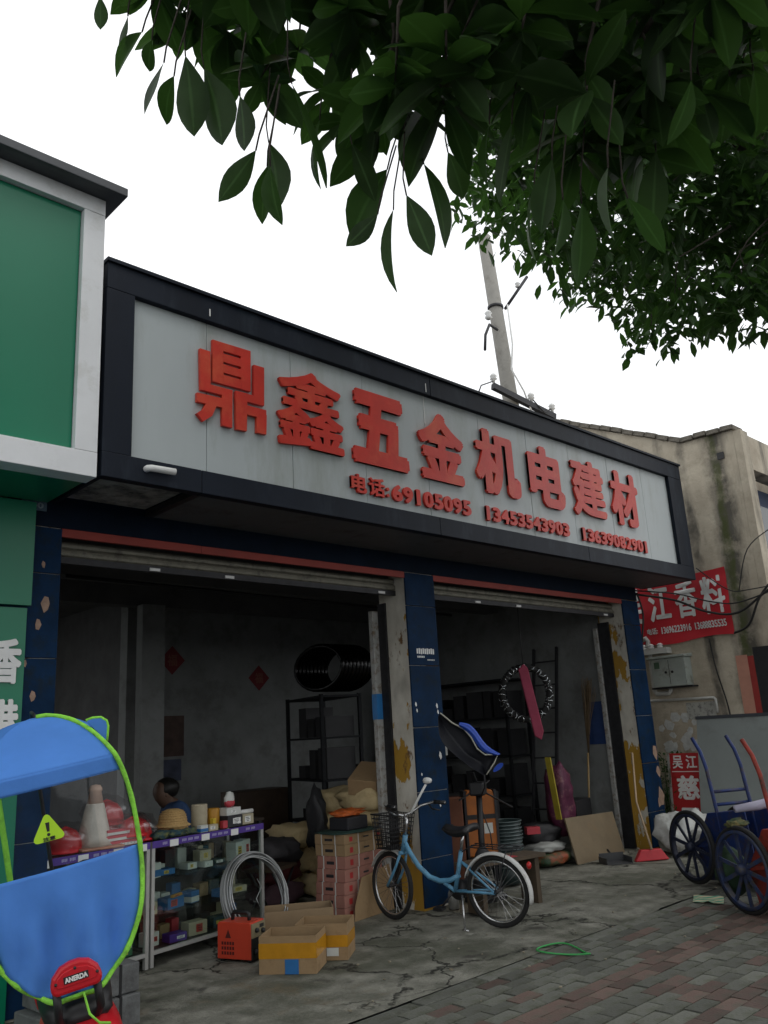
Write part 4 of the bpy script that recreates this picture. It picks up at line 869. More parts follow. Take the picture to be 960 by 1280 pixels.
# ------------------------------------------------------------------ wrapped bundles beside the scooter
M_bun = mat('grey_brick_wrap', (.12, .125, .125), .75, .2, 8, dirt=((.07, .07, .07), .4, 6), bump=.3, bscale=30)
def bundle(c, s, rz, lab):
    t = thing('tied_bundle', lab, 'bundle', c, rz, 'grey bundles beside the scooter')
    part('block', M_bun, t, ((-s[0] / 2, -s[1] / 2, 0), (s[0] / 2, s[1] / 2, s[2])), bevel=.008)
    for x in (-s[0] * .2, s[0] * .28):
        part('strap', M_black, t, ((x - .008, -s[1] / 2 - .004, -.002), (x + .008, s[1] / 2 + .004, s[2] + .004)))
    return t
bundle((2.42, 5.30, 0), (.62, .34, .17), .1, 'long grey strapped bundle at the bottom of the stack'); bundle((2.45, 5.33, .175), (.58, .32, .16), .05, 'grey strapped bundle in the middle of the stack by the scooter')
b2 = bundle((2.46, 5.38, .34), (.34, .26, .17), .18, 'small grey gridded bundle on top of the stack by the scooter')
g_ = MB()
for k in range(6): x = -.17 + k * .068; g_.box((x - .002, -.1335, .0), (x + .002, -.1305, .17))
for k in range(4): z = .02 + k * .045; g_.box((-.17, -.1345, z), (.17, -.1335, z + .004))
g_.build('grid_lines', M_black, b2)
# ================================================================== DISPLAY COUNTERS
CU = V((.983, .185, 0)).normalized(); CV = EZ.cross(CU)
M_alu = mat('aluminium_profile', (.42, .42, .40), .45, .1, 9, metal=.35); M_glass = glassy('counter_glass', (.90, .95, .93), .03, .08)
M_purple = mat('purple_price_strip', (.07, .03, .25), .5, .1, 12)
CH = .885
def counter(o, L, label, labels):
    t = thing('display_counter', label, 'display counter', group='glass counters in the left bay', M=frame(o, CU, CV, EZ))
    D = .46
    for x in (0, L - .03):
        for y in (0, D - .03): part('post', M_alu, t, ((x, y, 0), (x + .03, y + .03, CH)))
    for z in (.085, CH - .03):
        part('rail', M_alu, t, ((.031, 0, z), (L - .031, .028, z + .028))); part('rail', M_alu, t, ((.031, D - .028, z), (L - .031, D, z + .028)))
    part('base_panel', M_dark, t, ((.032, .03, .09), (L - .032, D - .03, .105)))
    part('back_panel', M_dark, t, ((.032, D - .022, .116), (L - .032, D - .006, CH - .032)))
    for z in (.34, .60): part('shelf', M_glass, t, ((.004, .032, z), (L - .004, D - .03, z + .006)))
    part('top_glass', M_glass, t, ((0, 0, CH + .001), (L, D, CH + .007)))
    part('front_glass', M_glass, t, ((.032, .010, .115), (L - .032, .015, CH - .032)))
    part('price_strip', M_purple, t, ((.0, -.004, CH - .045), (L, -.001, CH + .006)))
    for x in labels: part('price_tag', M_white, t, ((x, -.008, CH - .052), (x + .085, -.005, CH - .002)))
    b = MB(); x = .1
    while x < L - .1:
        if all(abs(x - q - .04) > .075 for q in labels):
            for k in range(4): b.box((x + k * .012, -.0052, CH - .030 + .002 * (k % 2)), (x + k * .012 + .008, -.0042, CH - .010))
        x += .065
    tag(b.build('strip_lettering', mat('strip_text', (.35, .33, .5), .5), t), kind='stuff')
    return t
C0 = V((3.41, 6.27, 0))
counter(C0, 1.23, 'glass display counter with purple price strip, right of the pair', (.17, .50, .83))
A0 = C0 - CU * 1.02
counter(A0, 1.0, 'glass display counter half hidden behind the blue canopy', (.06, .36, .66, .88))
def at(s, d, z): return C0 + CU * s + CV * d + EZ * z
CRZ = math.atan2(CU.y, CU.x)
def item_box(name, s, d, z, size, m, lab, cat='box', rz=0, band=None, group=None):
    t = MB().cbox((0, 0, size[2] / 2), size).build(name, m, None, .003); t.location = at(s, d, z); t.rotation_euler = (0, 0, CRZ + rz); tag(t, lab, cat, group)
    if cat == 'box' and size[0] > .07 and band is None:
        rl = random.Random(lab); w_ = size[0] * rl.uniform(.3, .6); h_ = size[2] * rl.uniform(.3, .6); x_ = rl.uniform(-.15, .15) * size[0]
        MB().cbox((x_, -size[1] / 2 - .0008, size[2] * .5), (w_, .001, h_)).build('label', rl.choice((M_white, M_lab1, M_lab2)), t)
        pb = MB()
        for q_ in range(3): pb.cbox((x_ + rl.uniform(-.1, .1) * w_, -size[1] / 2 - .0017, size[2] * .5 + (q_ - 1) * h_ * .26), (w_ * rl.uniform(.35, .8), .0006, h_ * .10))
        tag(pb.build('label_print', M_bk, t), kind='stuff')
    if band is not None:
        MB().cbox((0, 0, size[2] * .3), (size[0] + .002, size[1] + .002, size[2] * .45)).build('printed_band', band, t)
    return t
M_bk = mat('black_carton', (.02, .02, .024), .5, .2); M_lab1 = mat('red_label', (.4, .04, .03), .5); M_lab2 = mat('yellow_label', (.5, .36, .05), .5)
M_wb = mat('white_carton', (.55, .56, .53), .6, .08); M_bb = mat('blue_carton', (.02, .13, .34), .5, .1); M_kr = mat('kraft_card', (.30, .20, .105), .8, .12, 6, dirt=((.22, .14, .07), .35, 6), bump=.1, bscale=30)
M_yel = mat('amber_can', (.45, .22, .02), .45, .1); M_be = mat('beige_roll', (.42, .37, .26), .7, .12, 9); M_teal = mat('teal_cloth', (.02, .055, .07), .85, .6, 14, dirt=((.15, .16, .05), .4, 16)); M_straw = mat('woven_straw', (.46, .30, .12), .75, .15, 60, bump=.6, bscale=70)
M_pinkc = mat('pink_red_carton', (.45, .045, .06), .5, .15); M_hel = mat('red_helmet_shell', (.58, .016, .025), .3, .1); M_bag = glassy('plastic_bag_film', (.90, .88, .88), .25, .13)
def helmet(s, d, z, lab, bag=True, sc=1.0):
    t = thing('safety_helmet', lab, 'helmet', at(s, d, z), CRZ, 'bagged red helmets on the counters')
    R = .125 * sc
    MB().lathe([(R * 1.22, .0), (R * 1.24, .012), (R * 1.02, .025), (R, .06 * sc), (R * .9, .105 * sc), (R * .62, .145 * sc), (R * .25, .162 * sc), (0.001, .165 * sc)], 24).build('shell', M_hel, t)
    MB().tube([(-R * .95, 0, .06 * sc), (-R * .7, 0, .135 * sc), (0, 0, .172 * sc), (R * .7, 0, .135 * sc), (R * .95, 0, .06 * sc)], .010, 6).build('ridge', M_hel, t)
    if bag: MB().blob((0, 0, .095 * sc), (R * 1.42, R * 1.42, .115 * sc), int(s * 10) + 3, .10, 3.2, sub=3, flat=.8).build('bag', M_bag, t)
helmet(.03, .24, CH + .008, 'red helmet in a clear bag beside the straw hats'); helmet(-.24, .26, CH + .155, 'red bagged helmet raised on another behind the cone', sc=1.05); helmet(-.25, .24, CH + .008, 'red bagged helmet underneath, behind the traffic cone', sc=1.05); helmet(-.62, .22, CH + .008, 'brownish red bagged helmet seen through the canopy window', sc=1.0); helmet(-.12, .10, CH + .06, 'red and white bagged helmet next to the green canopy edge', sc=.8)
for k, (dz, sc, lab) in enumerate(((.0, 1.06, 'lower of two nested straw safety hats on the counter'), (.06, 1.0, 'upper of two nested straw safety hats on the counter'))):
    t = thing('straw_hat', lab, 'hat', at(.37, .20, CH + .010 + dz), 0, 'straw hats on the counter'); R = .115 * sc
    MB().lathe([(R * 1.28, .004), (R * 1.30, .012), (R * 1.03, .028), (R, .05), (R * .93, .09), (R * .72, .125), (R * .4, .14), (.001, .143)], 26).build('crown', M_straw, t)
    b = MB()
    for z, r in ((.03, 1.04), (.05, 1.015), (.07, .985), (.09, .945), (.107, .86), (.122, .76)): b.tube([(R * r * math.cos(i * .2618), R * r * math.sin(i * .2618), z) for i in range(24)], .0035, 5, True)
    b.build('weave', M_straw, t)
for k, (s, d, sz, sd) in enumerate(((.16, .10, (.09, .06, .035), 1), (.28, .09, (.10, .06, .03), 2), (.42, .08, (.09, .05, .028), 3))):
    simple('work_gloves', MB().blob(tuple(at(s, d, CH + .03)), sz, sd, .32, 3.5, sub=3, flat=.75), M_teal, ('pile of dark teal work gloves before the red bagged helmet', 'pile of dark teal work gloves before the straw hats', 'small heap of dark gloves right of the straw hats')[k], 'gloves', 'work gloves on the counter')
def can(name, s, d, z, r, h, m, lab, cat, n=22):
    o = MB().lathe([(r * .96, 0), (r, .006), (r, h - .008), (r * .95, h), (r * .55, h), (r * .5, h - .01), (.001, h - .01)], n).build(name, m); o.location = at(s, d, z); return tag(o, lab, cat)
can('paper_roll', .66, .20, CH + .008, .068, .21, M_be, 'tall beige roll standing right of the straw hats', 'roll')
can('amber_tin', .80, .18, CH + .008, .055, .165, M_yel, 'amber yellow tin beside the black and white boxes', 'tin'); item_box('yellow_carton', .735, .11, CH + .008, (.035, .04, .09), mat('yellow_carton', (.6, .42, .03), .5), 'small upright yellow box in front of the beige roll')
item_box('black_carton', .94, .13, CH + .008, (.175, .15, .095), M_bk, 'black box with white print under the white box on the counter', band=None)
b = MB()
for k in range(5): b.box((.0 + k * .014, -.0755, .05 + .004 * (k % 2)), (.0 + k * .014 + .010, -.0752, .072))
for k in range(3): b.box((.03 + k * .014, -.0755, .02), (.03 + k * .014 + .010, -.0752, .038))
bx_ = [o for o in bpy.data.objects if o.name == 'black_carton'][0]; b.build('box_print', M_white, bx_)
item_box('white_carton', .935, .13, CH + .104, (.17, .13, .062), M_wb, 'white flat box lying on the black box on the counter')
pk = thing('tied_packet', 'white and red plastic packet standing on the white box', 'packet', at(.945, .13, CH + .167), CRZ)
MB().blob((0, 0, .065), (.055, .03, .068), 9, .12, 2.5, sub=3, flat=.95).build('wrap', M_wb, pk); MB().blob((0, -.004, .035), (.057, .030, .036), 9, .10, 2.5, sub=3).build('print', M_pinkc, pk)
item_box('beige_carton', 1.13, .15, CH + .008, (.135, .13, .085), M_be, 'beige box at the right end of the counter under a white tube')
o = MB().tube([(-.085, 0, 0), (.085, 0, 0)], .018, 12).build('white_tube', M_white); o.location = at(1.13, .12, CH + .112); o.rotation_euler = (0, 0, CRZ); tag(o, 'white cardboard tube lying on the beige box at the counter end', 'tube')
item_box('blue_white_packet', .56, .05, CH + .008, (.08, .05, .055), M_wb, 'small white and blue packet at the front of the counter', band=M_bb); item_box('pale_packet', .66, .045, CH + .008, (.10, .05, .05), M_be, 'pale packet beside the blue and white one on the counter'); item_box('red_packet', .82, .07, CH + .008, (.055, .04, .06), M_pinkc, 'small red packet before the amber tin')
for k in range(3): item_box('pink_carton', -.24 + .01 * k, .09, CH + .008 + k * .042, (.34, .12, .04), M_pinkc, ('lowest', 'middle', 'uppermost')[k] + ' of three flat pink red boxes on the hidden counter', band=M_wb, group='flat pink boxes on the counter')
cone = thing('traffic_cone', 'white wrapped traffic cone with pinkish tip behind the canopy window', 'traffic cone', at(-.42, .15, CH + .008)); cone.scale = (1.2, 1.2, 1.05)
MB().box((-.14, -.14, 0), (.14, .14, .02)).build('base', mat('cone_orange', (.42, .20, .13), .6), cone, .01); MB().lathe([(.115, .02), (.10, .08), (.055, .30), (.052, .305)], 22).build('wrapped_sleeve', mat('white_reflective_wrap', (.55, .50, .43), .4, .12, 9, bump=.4, bscale=18), cone)
MB().lathe([(.05, .305), (.036, .385), (.042, .39), (.040, .41), (.028, .43), (.001, .435)], 18).build('tip', mat('pale_orange', (.50, .34, .26), .5), cone)
b = MB()
for k in range(12): b.tube([at(-.42 + .03 * k, .03, CH + .02 + .004 * (k % 3)), at(-.30 + .03 * k, .12, CH + .03 + .004 * (k % 2))], .008, 6)
simple('rod_bundle', b, M_steel, 'bundle of silvery rods on the hidden counter beside the cone', 'rods')
# goods on the shelves of the right-hand counter: shelf height, position along it, size, materials
goods = [(.608, .08, .09, .11, M_wb, M_bb, 'white and blue box at the left of the top shelf'), (.608, .20, .14, .045, M_bb, None, 'flat blue box on the top shelf'), (.608, .50, .10, .05, M_wb, None, 'white packet near the middle of the top shelf'), (.608, .63, .09, .045, M_wb, None, 'white flat box under a beige one on the top shelf'), (.656, .62, .11, .085, M_be, None, 'beige box on a white one on the top shelf'), (.608, .80, .12, .035, M_teal, None, 'dark teal packet on the top shelf'), (.608, .97, .11, .15, M_wb, None, 'pale upright pack at the right of the top shelf'), (.608, 1.09, .10, .155, M_wb, None, 'second pale upright pack at the right end of the top shelf'), (.608, .03, .05, .08, M_wb, None, 'narrow white box in the top shelf corner'),
         (.348, .06, .08, .09, M_be, None, 'grey beige box at the left of the middle shelf'), (.348, .25, .19, .085, M_bb, None, 'wide bright blue box on the middle shelf'), (.348, .52, .10, .09, M_bb, M_wb, 'blue and white box on the middle shelf behind the wire coil'), (.348, .80, .14, .06, M_bb, None, 'dark blue flat box on the middle shelf inside the coil'), (.348, 1.0, .14, .05, M_be, None, 'beige flat box at the right of the middle shelf'),
         (.108, .10, .11, .10, M_wb, None, 'white labelled box at the bottom of the counter'), (.108, .28, .16, .06, M_purple, None, 'violet flat box at the bottom of the counter'), (.108, .50, .18, .10, M_be, None, 'grey beige carton at the bottom behind the wire coil'), (.108, .80, .20, .08, M_teal, None, 'dark packet at the bottom right of the counter')]
for k, (z, s, w, h, m, bd, lab) in enumerate(goods): item_box('carton', s + w / 2 - .02, .13 + .03 * (k % 3), z + .001, (w, .11, h), m, lab, 'box', random.uniform(-.2, .2), bd, 'boxes inside the glass counter')
rg = random.Random(21)
PK = ((M_be, 'beige'), (M_kr, 'brown'), (M_bb, 'blue'), (M_teal, 'dark teal'), (M_wb, 'white'), (M_bk, 'black'), (M_pinkc, 'red'))
NTH = ['first'] + ORD[1:]
for z, sn in ((.608, 'top'), (.348, 'middle'), (.108, 'bottom')):
    s_ = .06; ni = 0
    while s_ < 1.14:
        w_ = rg.uniform(.05, .11); h_ = rg.uniform(.06, .17); item_box('packet', s_ + w_ / 2, .33, z + .001, (w_, .08, h_), *(lambda c: (c[0], c[1] + ' packet, ' + NTH[ni] + ' from the left in the back row of the ' + sn + ' counter shelf'))(rg.choice(PK)), 'packet', rg.uniform(-.1, .1), None, 'back row packets inside the glass counter'); ni += 1; s_ += w_ + rg.uniform(.005, .03)
item_box('carton', .33, .10, .436, (.13, .03, .02), M_yel, 'thin amber stick pack on the wide blue box', 'box', .3, None, 'boxes inside the glass counter')
for k, (z, s, w, h, m, lab) in enumerate(((.348, -.14, .10, .06, M_pinkc, 'pink box on the hidden counter shelf just left of the twin posts'), (.412, -.14, .09, .05, M_be, 'salmon beige box stacked on the pink one by the twin posts'), (.108, -.18, .14, .05, mat('green_carton', (.02, .14, .06), .5), 'green flat box at the foot of the hidden counter'), (.16, -.18, .13, .035, M_wb, 'white flat box on the green one at the foot of the hidden counter'), (.608, -.35, .2, .1, M_dark, 'dark box on the top shelf of the hidden counter'))):
    item_box('carton', s, .12, z + .001, (w, .10, h), m, lab, 'box', .1, None, 'boxes inside the hidden counter')
# ================================================================== FORECOURT STOCK
cl = thing('wire_coil', 'large coil of galvanised wire leaning on the glass counter', 'wire coil', M=frame(at(.92, -.20, .36), CU, V((0, .30, .954)) + CU * .02))
for k in range(13):
    R = .345 - .010 * (k % 4) + random.uniform(-.006, .004) - (.02 if k > 9 else 0); zz = -.04 + .0075 * k; n = 44; ph = random.random() * 6
    MB().tube([(R * math.cos(i * 2 * math.pi / n) + .005 * math.sin(i * .5 + ph), R * math.sin(i * 2 * math.pi / n) + .006 * math.cos(i * .4 + ph), zz + .006 * math.sin(i * .3 + ph)) for i in range(n)], .0062, 6, True).build('wire_turn', M_steel, cl)
MB().tube([(.02, .12, .03), (.05, .05, .03), (-.03, -.03, .03), (.0, -.12, .03)], .003, 5).build('loose_end', M_steel, cl)
wd = thing('welding_machine', 'small orange red welding machine in front of the wire coil', 'welder', (3.97, 5.90, 0), -1.2); wd.scale = (.76, 1.1, 1.0)
M_wor = mat('orange_red_enamel', (.52, .05, .022), .4, .08, 6)
b = MB(); b.prism([(-.20, .02), (.20, .02), (.20, .26), (.185, .275), (-.185, .275), (-.20, .26)], (0, .085, 0), EX, EZ, -EY, .17); b.build('casing', M_wor, wd, .004)
part('front_panel', M_black, wd, ((.201, -.082, .02), (.216, .082, .165))); part('control_panel', mat('tan_panel', (.24, .20, .12), .5), wd, ((.201, -.082, .167), (.213, .082, .265)))
for y, z in ((-.03, .215), (.045, .20)): MB().lathe([(0, 0), (.018, 0), (.016, .022), (0, .022)], 12, frame((.213, y, z), EY, EZ, EX)).build('knob', M_black, wd)
for y in (-.045, .045): MB().lathe([(0, 0), (.020, 0), (.020, .03), (0, .03)], 12, frame((.216, y, .07), EY, EZ, EX)).build('socket', M_iron, wd)
part('meter_window', M_dark, wd, ((.2135, .01, .225), (.215, .06, .25)))
MB().tube([(-.10, 0, .272), (-.10, 0, .315), (-.085, 0, .33), (.085, 0, .33), (.10, 0, .315), (.10, 0, .272)], .016, 8).build('handle', M_black, wd)
b = MB()
for j in range(3):
    for i in range(5): b.box((-.15 + i * .032, -.0865, .05 + j * .034), (-.128 + i * .032, -.0852, .072 + j * .034))
b.prism([(-.035, 0), (.035, 0), (0, .06)], (-.07, -.085, .165), EX, EZ, -EY, .0015); b.build('vent', mat('dark_red_print', (.09, .01, .008), .6), wd)
for x in (-.16, .16): part('foot', M_black, wd, ((x - .02, -.07, 0), (x + .02, .07, .02)))
def open_box(loc, rz, sx, sy, h, lab, m=M_kr, tape=None, flap=.0):
    t = thing('cardboard_box', lab, 'cardboard box', loc, rz, 'open cardboard boxes on the forecourt'); w = .006
    part('side', m, t, ((-sx / 2, -sy / 2, 0), (sx / 2, -sy / 2 + w, h))); part('side', m, t, ((-sx / 2, sy / 2 - w, 0), (sx / 2, sy / 2, h)))
    part('end', m, t, ((-sx / 2, -sy / 2 + w + .0005, 0), (-sx / 2 + w, sy / 2 - w - .0005, h))); part('end', m, t, ((sx / 2 - w, -sy / 2 + w + .0005, 0), (sx / 2, sy / 2 - w - .0005, h)))
    part('bottom', m, t, ((-sx / 2 + w, -sy / 2 + w, .002), (sx / 2 - w, sy / 2 - w, .008)))
    b = MB()
    for k in range(5): b.blob((random.uniform(-sx, sx) * .28, random.uniform(-sy, sy) * .28, h * .45), (sx * .2, sy * .2, h * .2), k, .3, 2)
    tag(b.build('contents', M_dark, t), kind='stuff')
    if tape:
        e = .0015; z0, z1 = tape
        part('tape', mat('amber_tape', (.45, .21, .012), .25, .12, 9), t, ((-sx / 2 - e, -sy / 2 - e, z0), (sx / 2 + e, -sy / 2 - .0004, z1)), ((sx / 2 + .0004, -sy / 2 - e, z0), (sx / 2 + e, sy / 2 + e, z1)), ((-sx / 2 - e, -sy / 2, z0), (-sx / 2 - .0004, sy / 2 + e, z1)), ((-sx / 2, sy / 2 + .0004, z0), (sx / 2, sy / 2 + e, z1)))
    return t
oa = open_box((4.04, 5.34, 0), -.92, .42, .30, .245, 'open cardboard box banded with amber tape, nearest the camera', tape=(.10, .20))
part('blue_label', M_bb, oa, ((-.02, -.153, .0), (.08, -.1516, .095))); part('paper', M_wb, oa, ((-.05, .0, .15), (.05, .06, .18)))
obx = open_box((4.41, 5.42, 0), -.90, .40, .30, .25, 'open cardboard box with a white label, right of the taped one', tape=(.09, .17)); part('white_label', M_wb, obx, ((.04, -.1535, .03), (.13, -.1517, .085)))
open_box((4.62, 6.02, 0), -.62, .56, .30, .25, 'long open cardboard box behind the other two', m=mat('dull_card', (.27, .19, .11), .85, .12, 5))
# stack of seven cartons
M_pkc = mat('pinkish_carton', (.34, .155, .12), .75, .1, 6, dirt=((.25, .12, .09), .3, 5)); M_str = mat('white_strapping', (.5, .5, .47), .5); M_rp = mat('red_stamp', (.42, .03, .03), .6)
fx = V((.66, .75, 0)).normalized()
SK = V((5.27, 6.17, 0)); sa, sb = V((.985, .174, 0)).normalized(), V((-.30, .95, 0)).normalized()
zz = 0
for k in range(7):
    h = (.105, .105, .105, .108, .108, .10, .085)[k]; kraft = k >= 5; W, D = (.56, .34) if not kraft else (.58, .36)
    off = random.uniform(-.02, .02)
    t = thing('carton', ORD[6 - k] + ' carton, counted from the top, of the strapped pile by the guide rail', 'carton', M=frame(tuple(SK + sa * off + EZ * zz), sa, sb), group='strapped cartons piled by the guide rail')
    t.matrix_world = frame(tuple(SK + sa * off + EZ * zz), sa, EZ.cross(sa))
    part('box', M_kr if kraft else M_pkc, t, ((0, 0, .001), (W, D, h)), bevel=.004)
    for x in (W * .34, W * .74): part('strap', M_str, t, ((x, -.002, -.0), (x + .011, D + .002, h + .002)))
    for y in (D * .3, D * .75): part('strap', M_str, t, ((-.0025, y, .0), (W + .0025, y + .011, h + .0025)))
    for xs in ((.12,) if k % 2 else (.12, .84)): part('stamp', M_rp, t, ((W * xs, -.0015, h * .25), (W * (xs + .08), -.0005, h * .72)))
    part('mark', M_bk, t, ((W * .48, -.0015, h * .42), (W * .62, -.0005, h * .56)))
    part('mark', M_bk, t, ((-.0015, D * .40, h * .35), (-.0005, D * .66, h * .6)))
    zz += h + .001
ZS = zz
cs = thing('cardboard_sheet', 'plain cut cardboard sheet leaning on the strapped carton pile', 'cardboard sheet', M=frame((5.30, 6.10, 0), sa, V((-.01, .08, 1))))
MB().prism([(0, 0), (.60, 0), (.60, .40), (.16, .34), (.03, .12)], (0, 0, 0), EX, EY, EZ, .006).build('sheet', M_kr, cs)
simple('black_tray', MB().cbox((5.54, 6.40, ZS + .075), (.30, .24, .12), .17), M_bk, 'black tray on top of the strapped carton pile', 'tray', bevel=.015)
simple('green_mat', MB().blob((5.53, 6.40, ZS + .006), (.30, .24, .012), 3, .2, 2, sub=3), mat('dark_green_cloth', (.02, .05, .04), .8, .3), 'dark green cloth under the black tray on the cartons', 'cloth')
simple('orange_netting', MB().blob((5.55, 6.42, ZS + .165), (.17, .12, .035), 8, .35, 3, sub=3), mat('orange_net', (.42, .09, .015), .6, .4, 20), 'tangled orange netting on the black tray', 'netting')
M_sk = mat('kraft_paper_sack', (.50, .39, .21), .75, .18, 5, dirt=((.34, .25, .12), .4, 5), bump=.5, bscale=9)
spots = [(5.98, 6.78, .12), (6.0, 7.3, .12), (5.82, 7.75, .14), (5.98, 6.70, .34), (6.0, 7.25, .34), (5.98, 6.68, .56), (5.98, 7.20, .56), (5.82, 7.60, .38), (6.0, 6.66, .77), (5.98, 7.15, .76), (6.0, 6.62, .97), (5.98, 7.05, .95), (5.76, 7.50, .62)]
for k, (x, y, z) in enumerate(spots):
    nm = 'kraft paper sack in the pile behind the cartons, ' + ['lowest front', 'lowest middle', 'lowest left', 'second layer front', 'second layer middle', 'third layer front', 'third layer middle', 'second layer left', 'fourth layer front', 'fourth layer middle', 'top front', 'top middle', 'loose on the left slope'][k]
    simple('paper_sack', MB().blob((0, 0, 0), (.22, .27, .118), k + 20, .17, 2.8, M=Matrix.Translation((x, y, z)) @ Matrix.Rotation(random.uniform(-.3, .3), 4, 'Z') @ Matrix.Rotation(random.uniform(-.12, .12), 4, 'Y'), sub=3, box=.55), M_sk, nm, 'sack', 'kraft paper sacks in the left bay')
o = item_box('tilted_carton', 0, 0, 0, (.46, .30, .16), M_kr, 'plain brown carton tipped on top of the paper sacks', 'carton'); o.location = (6.03, 6.62, 1.09); o.rotation_euler = (.12, -.35, .5)
simple('black_tarp', MB().blob((5.64, 7.0, .78), (.09, .13, .30), 31, .25, 2, sub=3), M_dark, 'black sheet draped over goods left of the paper sacks', 'tarpaulin')
# ================================================================== INSIDE THE LEFT BAY
M_shelf = mat('dark_shelf_steel', (.015, .016, .018), .6, .2, spec=.1)
def rack(loc, rz, L, D, H, n, lab, seed, dense=True):
    t = thing('storage_rack', lab, 'rack', loc, rz)
    for x in (0, L - .04):
        for y in (0, D - .04): part('upright', M_shelf, t, ((x, y, 0), (x + .04, y + .04, H)))
    for k in range(n): z = .12 + (H - .16) * k / (n - 1); part('shelf', M_shelf, t, ((0, 0, z), (L, D, z + .025)))
    rr = random.Random(seed); b = MB()
    for k in range(n - 1):
        z = .146 + (H - .16) * k / (n - 1); x = .06
        while x < L - .25:
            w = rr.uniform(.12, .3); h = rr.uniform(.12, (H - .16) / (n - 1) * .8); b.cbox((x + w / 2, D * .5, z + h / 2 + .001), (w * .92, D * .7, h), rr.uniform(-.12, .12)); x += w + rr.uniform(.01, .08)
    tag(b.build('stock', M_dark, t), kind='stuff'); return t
rack((7.0, 7.75, 0), math.radians(75), 1.1, .55, 2.1, 5, 'dark steel rack full of goods between the two bays', 3)
rack((9.55, 7.55, 0), math.pi / 2, 2.6, .55 - .02, 2.28, 5, 'dark shelving along the inner right wall of the far bay', 5).rotation_euler = (0, 0, math.pi / 2)
[o for o in bpy.data.objects if o.name == 'storage_rack.001'][0].location = (10.10, 7.55, 0)
b = MB()
for k in range(9): b.tube([(6.55 + .06 * k, 8.0 + .45 * math.cos(i * .2618), 2.42 + .26 * math.sin(i * .2618)) for i in range(24)], .03, 6, True)
simple('wrapped_hose_coil', b, glassy('dark_glossy_wrap', (.03, .03, .035), .25, .045), 'large plastic wrapped hose coil on top of the dark rack', 'hose coil')
def diamond(x, y, z, s, lab, nrm=-EY, u=EX):
    t = thing('paper_diamond', lab, 'decoration', (x, y, z), group='red paper diamonds on the back wall')
    MB().prism([(0, -s), (s, 0), (0, s), (-s, 0)], (0, 0, 0), u, EZ, nrm, .004).build('paper', mat('red_paper', (.16, .012, .015), .6, .1), t)
    b = MB(); lettering(b, '福', -s * .38, s * .38, -s * .4, s * .4, V((0, 0, 0)) + nrm * .004, u, EZ, nrm, .001, (.02, .02)); b.build('character', mat('faded_gold', (.20, .06, .04), .6), t)
diamond(6.03, 10.598, 2.76, .20, 'red paper diamond on the back wall, left one'); diamond(7.50, 10.598, 2.52, .19, 'red paper diamond on the back wall, right one')
po = part('wall_poster', mat('brown_poster', (.07, .04, .03), .6, .4, 7), None, ((5.78, 10.59, 1.46), (6.22, 10.599, 2.00))); tag(po, 'brown picture poster on the back wall behind the seated person', 'poster')
po = part('wall_poster', mat('grey_blue_poster', (.05, .06, .10), .6, .4, 7), None, ((5.82, 10.59, 1.14), (6.18, 10.599, 1.42))); tag(po, 'grey blue notice below the brown poster on the back wall', 'poster')
simple('wooden_cabinet', MB().box((6.1, 9.1, 0), (6.9, 9.5, 1.0)), mat('dark_brown_wood', (.05, .032, .02), .6, .3), 'dark brown cabinet near the back wall', 'cabinet', bevel=.01)
dk = thing('office_desk', 'dark desk beside the seated person', 'desk', (4.75, 8.35, 0))
part('top', mat('dark_brown_wood', (.05, .032, .02), .6, .3), dk, ((0, 0, .72), (1.2, .6, .75)))
for x in (.02, 1.14):
    for y in (.02, .54): part('leg', M_iron, dk, ((x, y, 0), (x + .04, y + .04, .719)))
def bench_sack(): pass
for k, (c, cl_, lab) in enumerate((((5.35, 7.35, .12), (.30, .16, .2), 'violet striped bag on the floor left of the sacks, lowest'), ((5.36, 7.38, .33), (.22, .03, .04), 'dull red bag on top of the violet bag'), ((5.34, 7.36, .52), (.12, .11, .12), 'grey bag topmost of the pile left of the sacks'))):
    simple('goods_bag', MB().blob(c, (.27, .22, .12), 40 + k, .18, 2.4, sub=3, box=.4), mat('bag_tone_%d' % k, tuple(v * .35 for v in cl_), .7, .3), lab, 'bag', 'bags piled in the left bay')
stl = thing('folding_stool', 'low dark folding stool beside the carton pile', 'stool', (5.02, 6.95, 0), .4)
part('seat', mat('dark_brown_wood', (.05, .032, .02), .6, .3), stl, ((-.22, -.16, .42), (.22, .16, .45)))
for s in (-1, 1):
    MB().tube([(-.18, s * .14, 0), (.18, s * .14, .42)], .012, 6).build('leg', M_iron, stl); MB().tube([(.18, s * .12, 0), (-.18, s * .12, .42)], .012, 6).build('leg', M_iron, stl)
# ------------------------------------------------------------------ person seated behind the counter
pe = thing('person', 'person in a blue shirt sitting low behind the counter, head bowed left', 'person', (4.66, 8.0, 0), math.radians(165))
def skin(name, verts, edges, m, parent, root=0, sub=2):
    me = bpy.data.meshes.new(name); me.from_pydata([v[:3] for v in verts], edges, []); me.materials.append(m)
    o = bpy.data.objects.new(name, me); COL.objects.link(o); o.parent = parent
    sk = o.modifiers.new('skin', 'SKIN'); sk.use_smooth_shade = True
    for i, v in enumerate(verts): me.skin_vertices[0].data[i].radius = (v[3], v[4] if len(v) > 4 else v[3]); me.skin_vertices[0].data[i].use_root = (i == root)
    s = o.modifiers.new('sub', 'SUBSURF'); s.levels = sub; s.render_levels = sub; return o
M_skin = mat('skin', (.12, .068, .046), .55, .08); M_shirt = mat('blue_shirt', (.03, .07, .17), .8, .15); M_trou = mat('dark_trousers', (.02, .02, .025), .85, .2); M_hair = mat('black_hair', (.010, .009, .008), .5, .3)
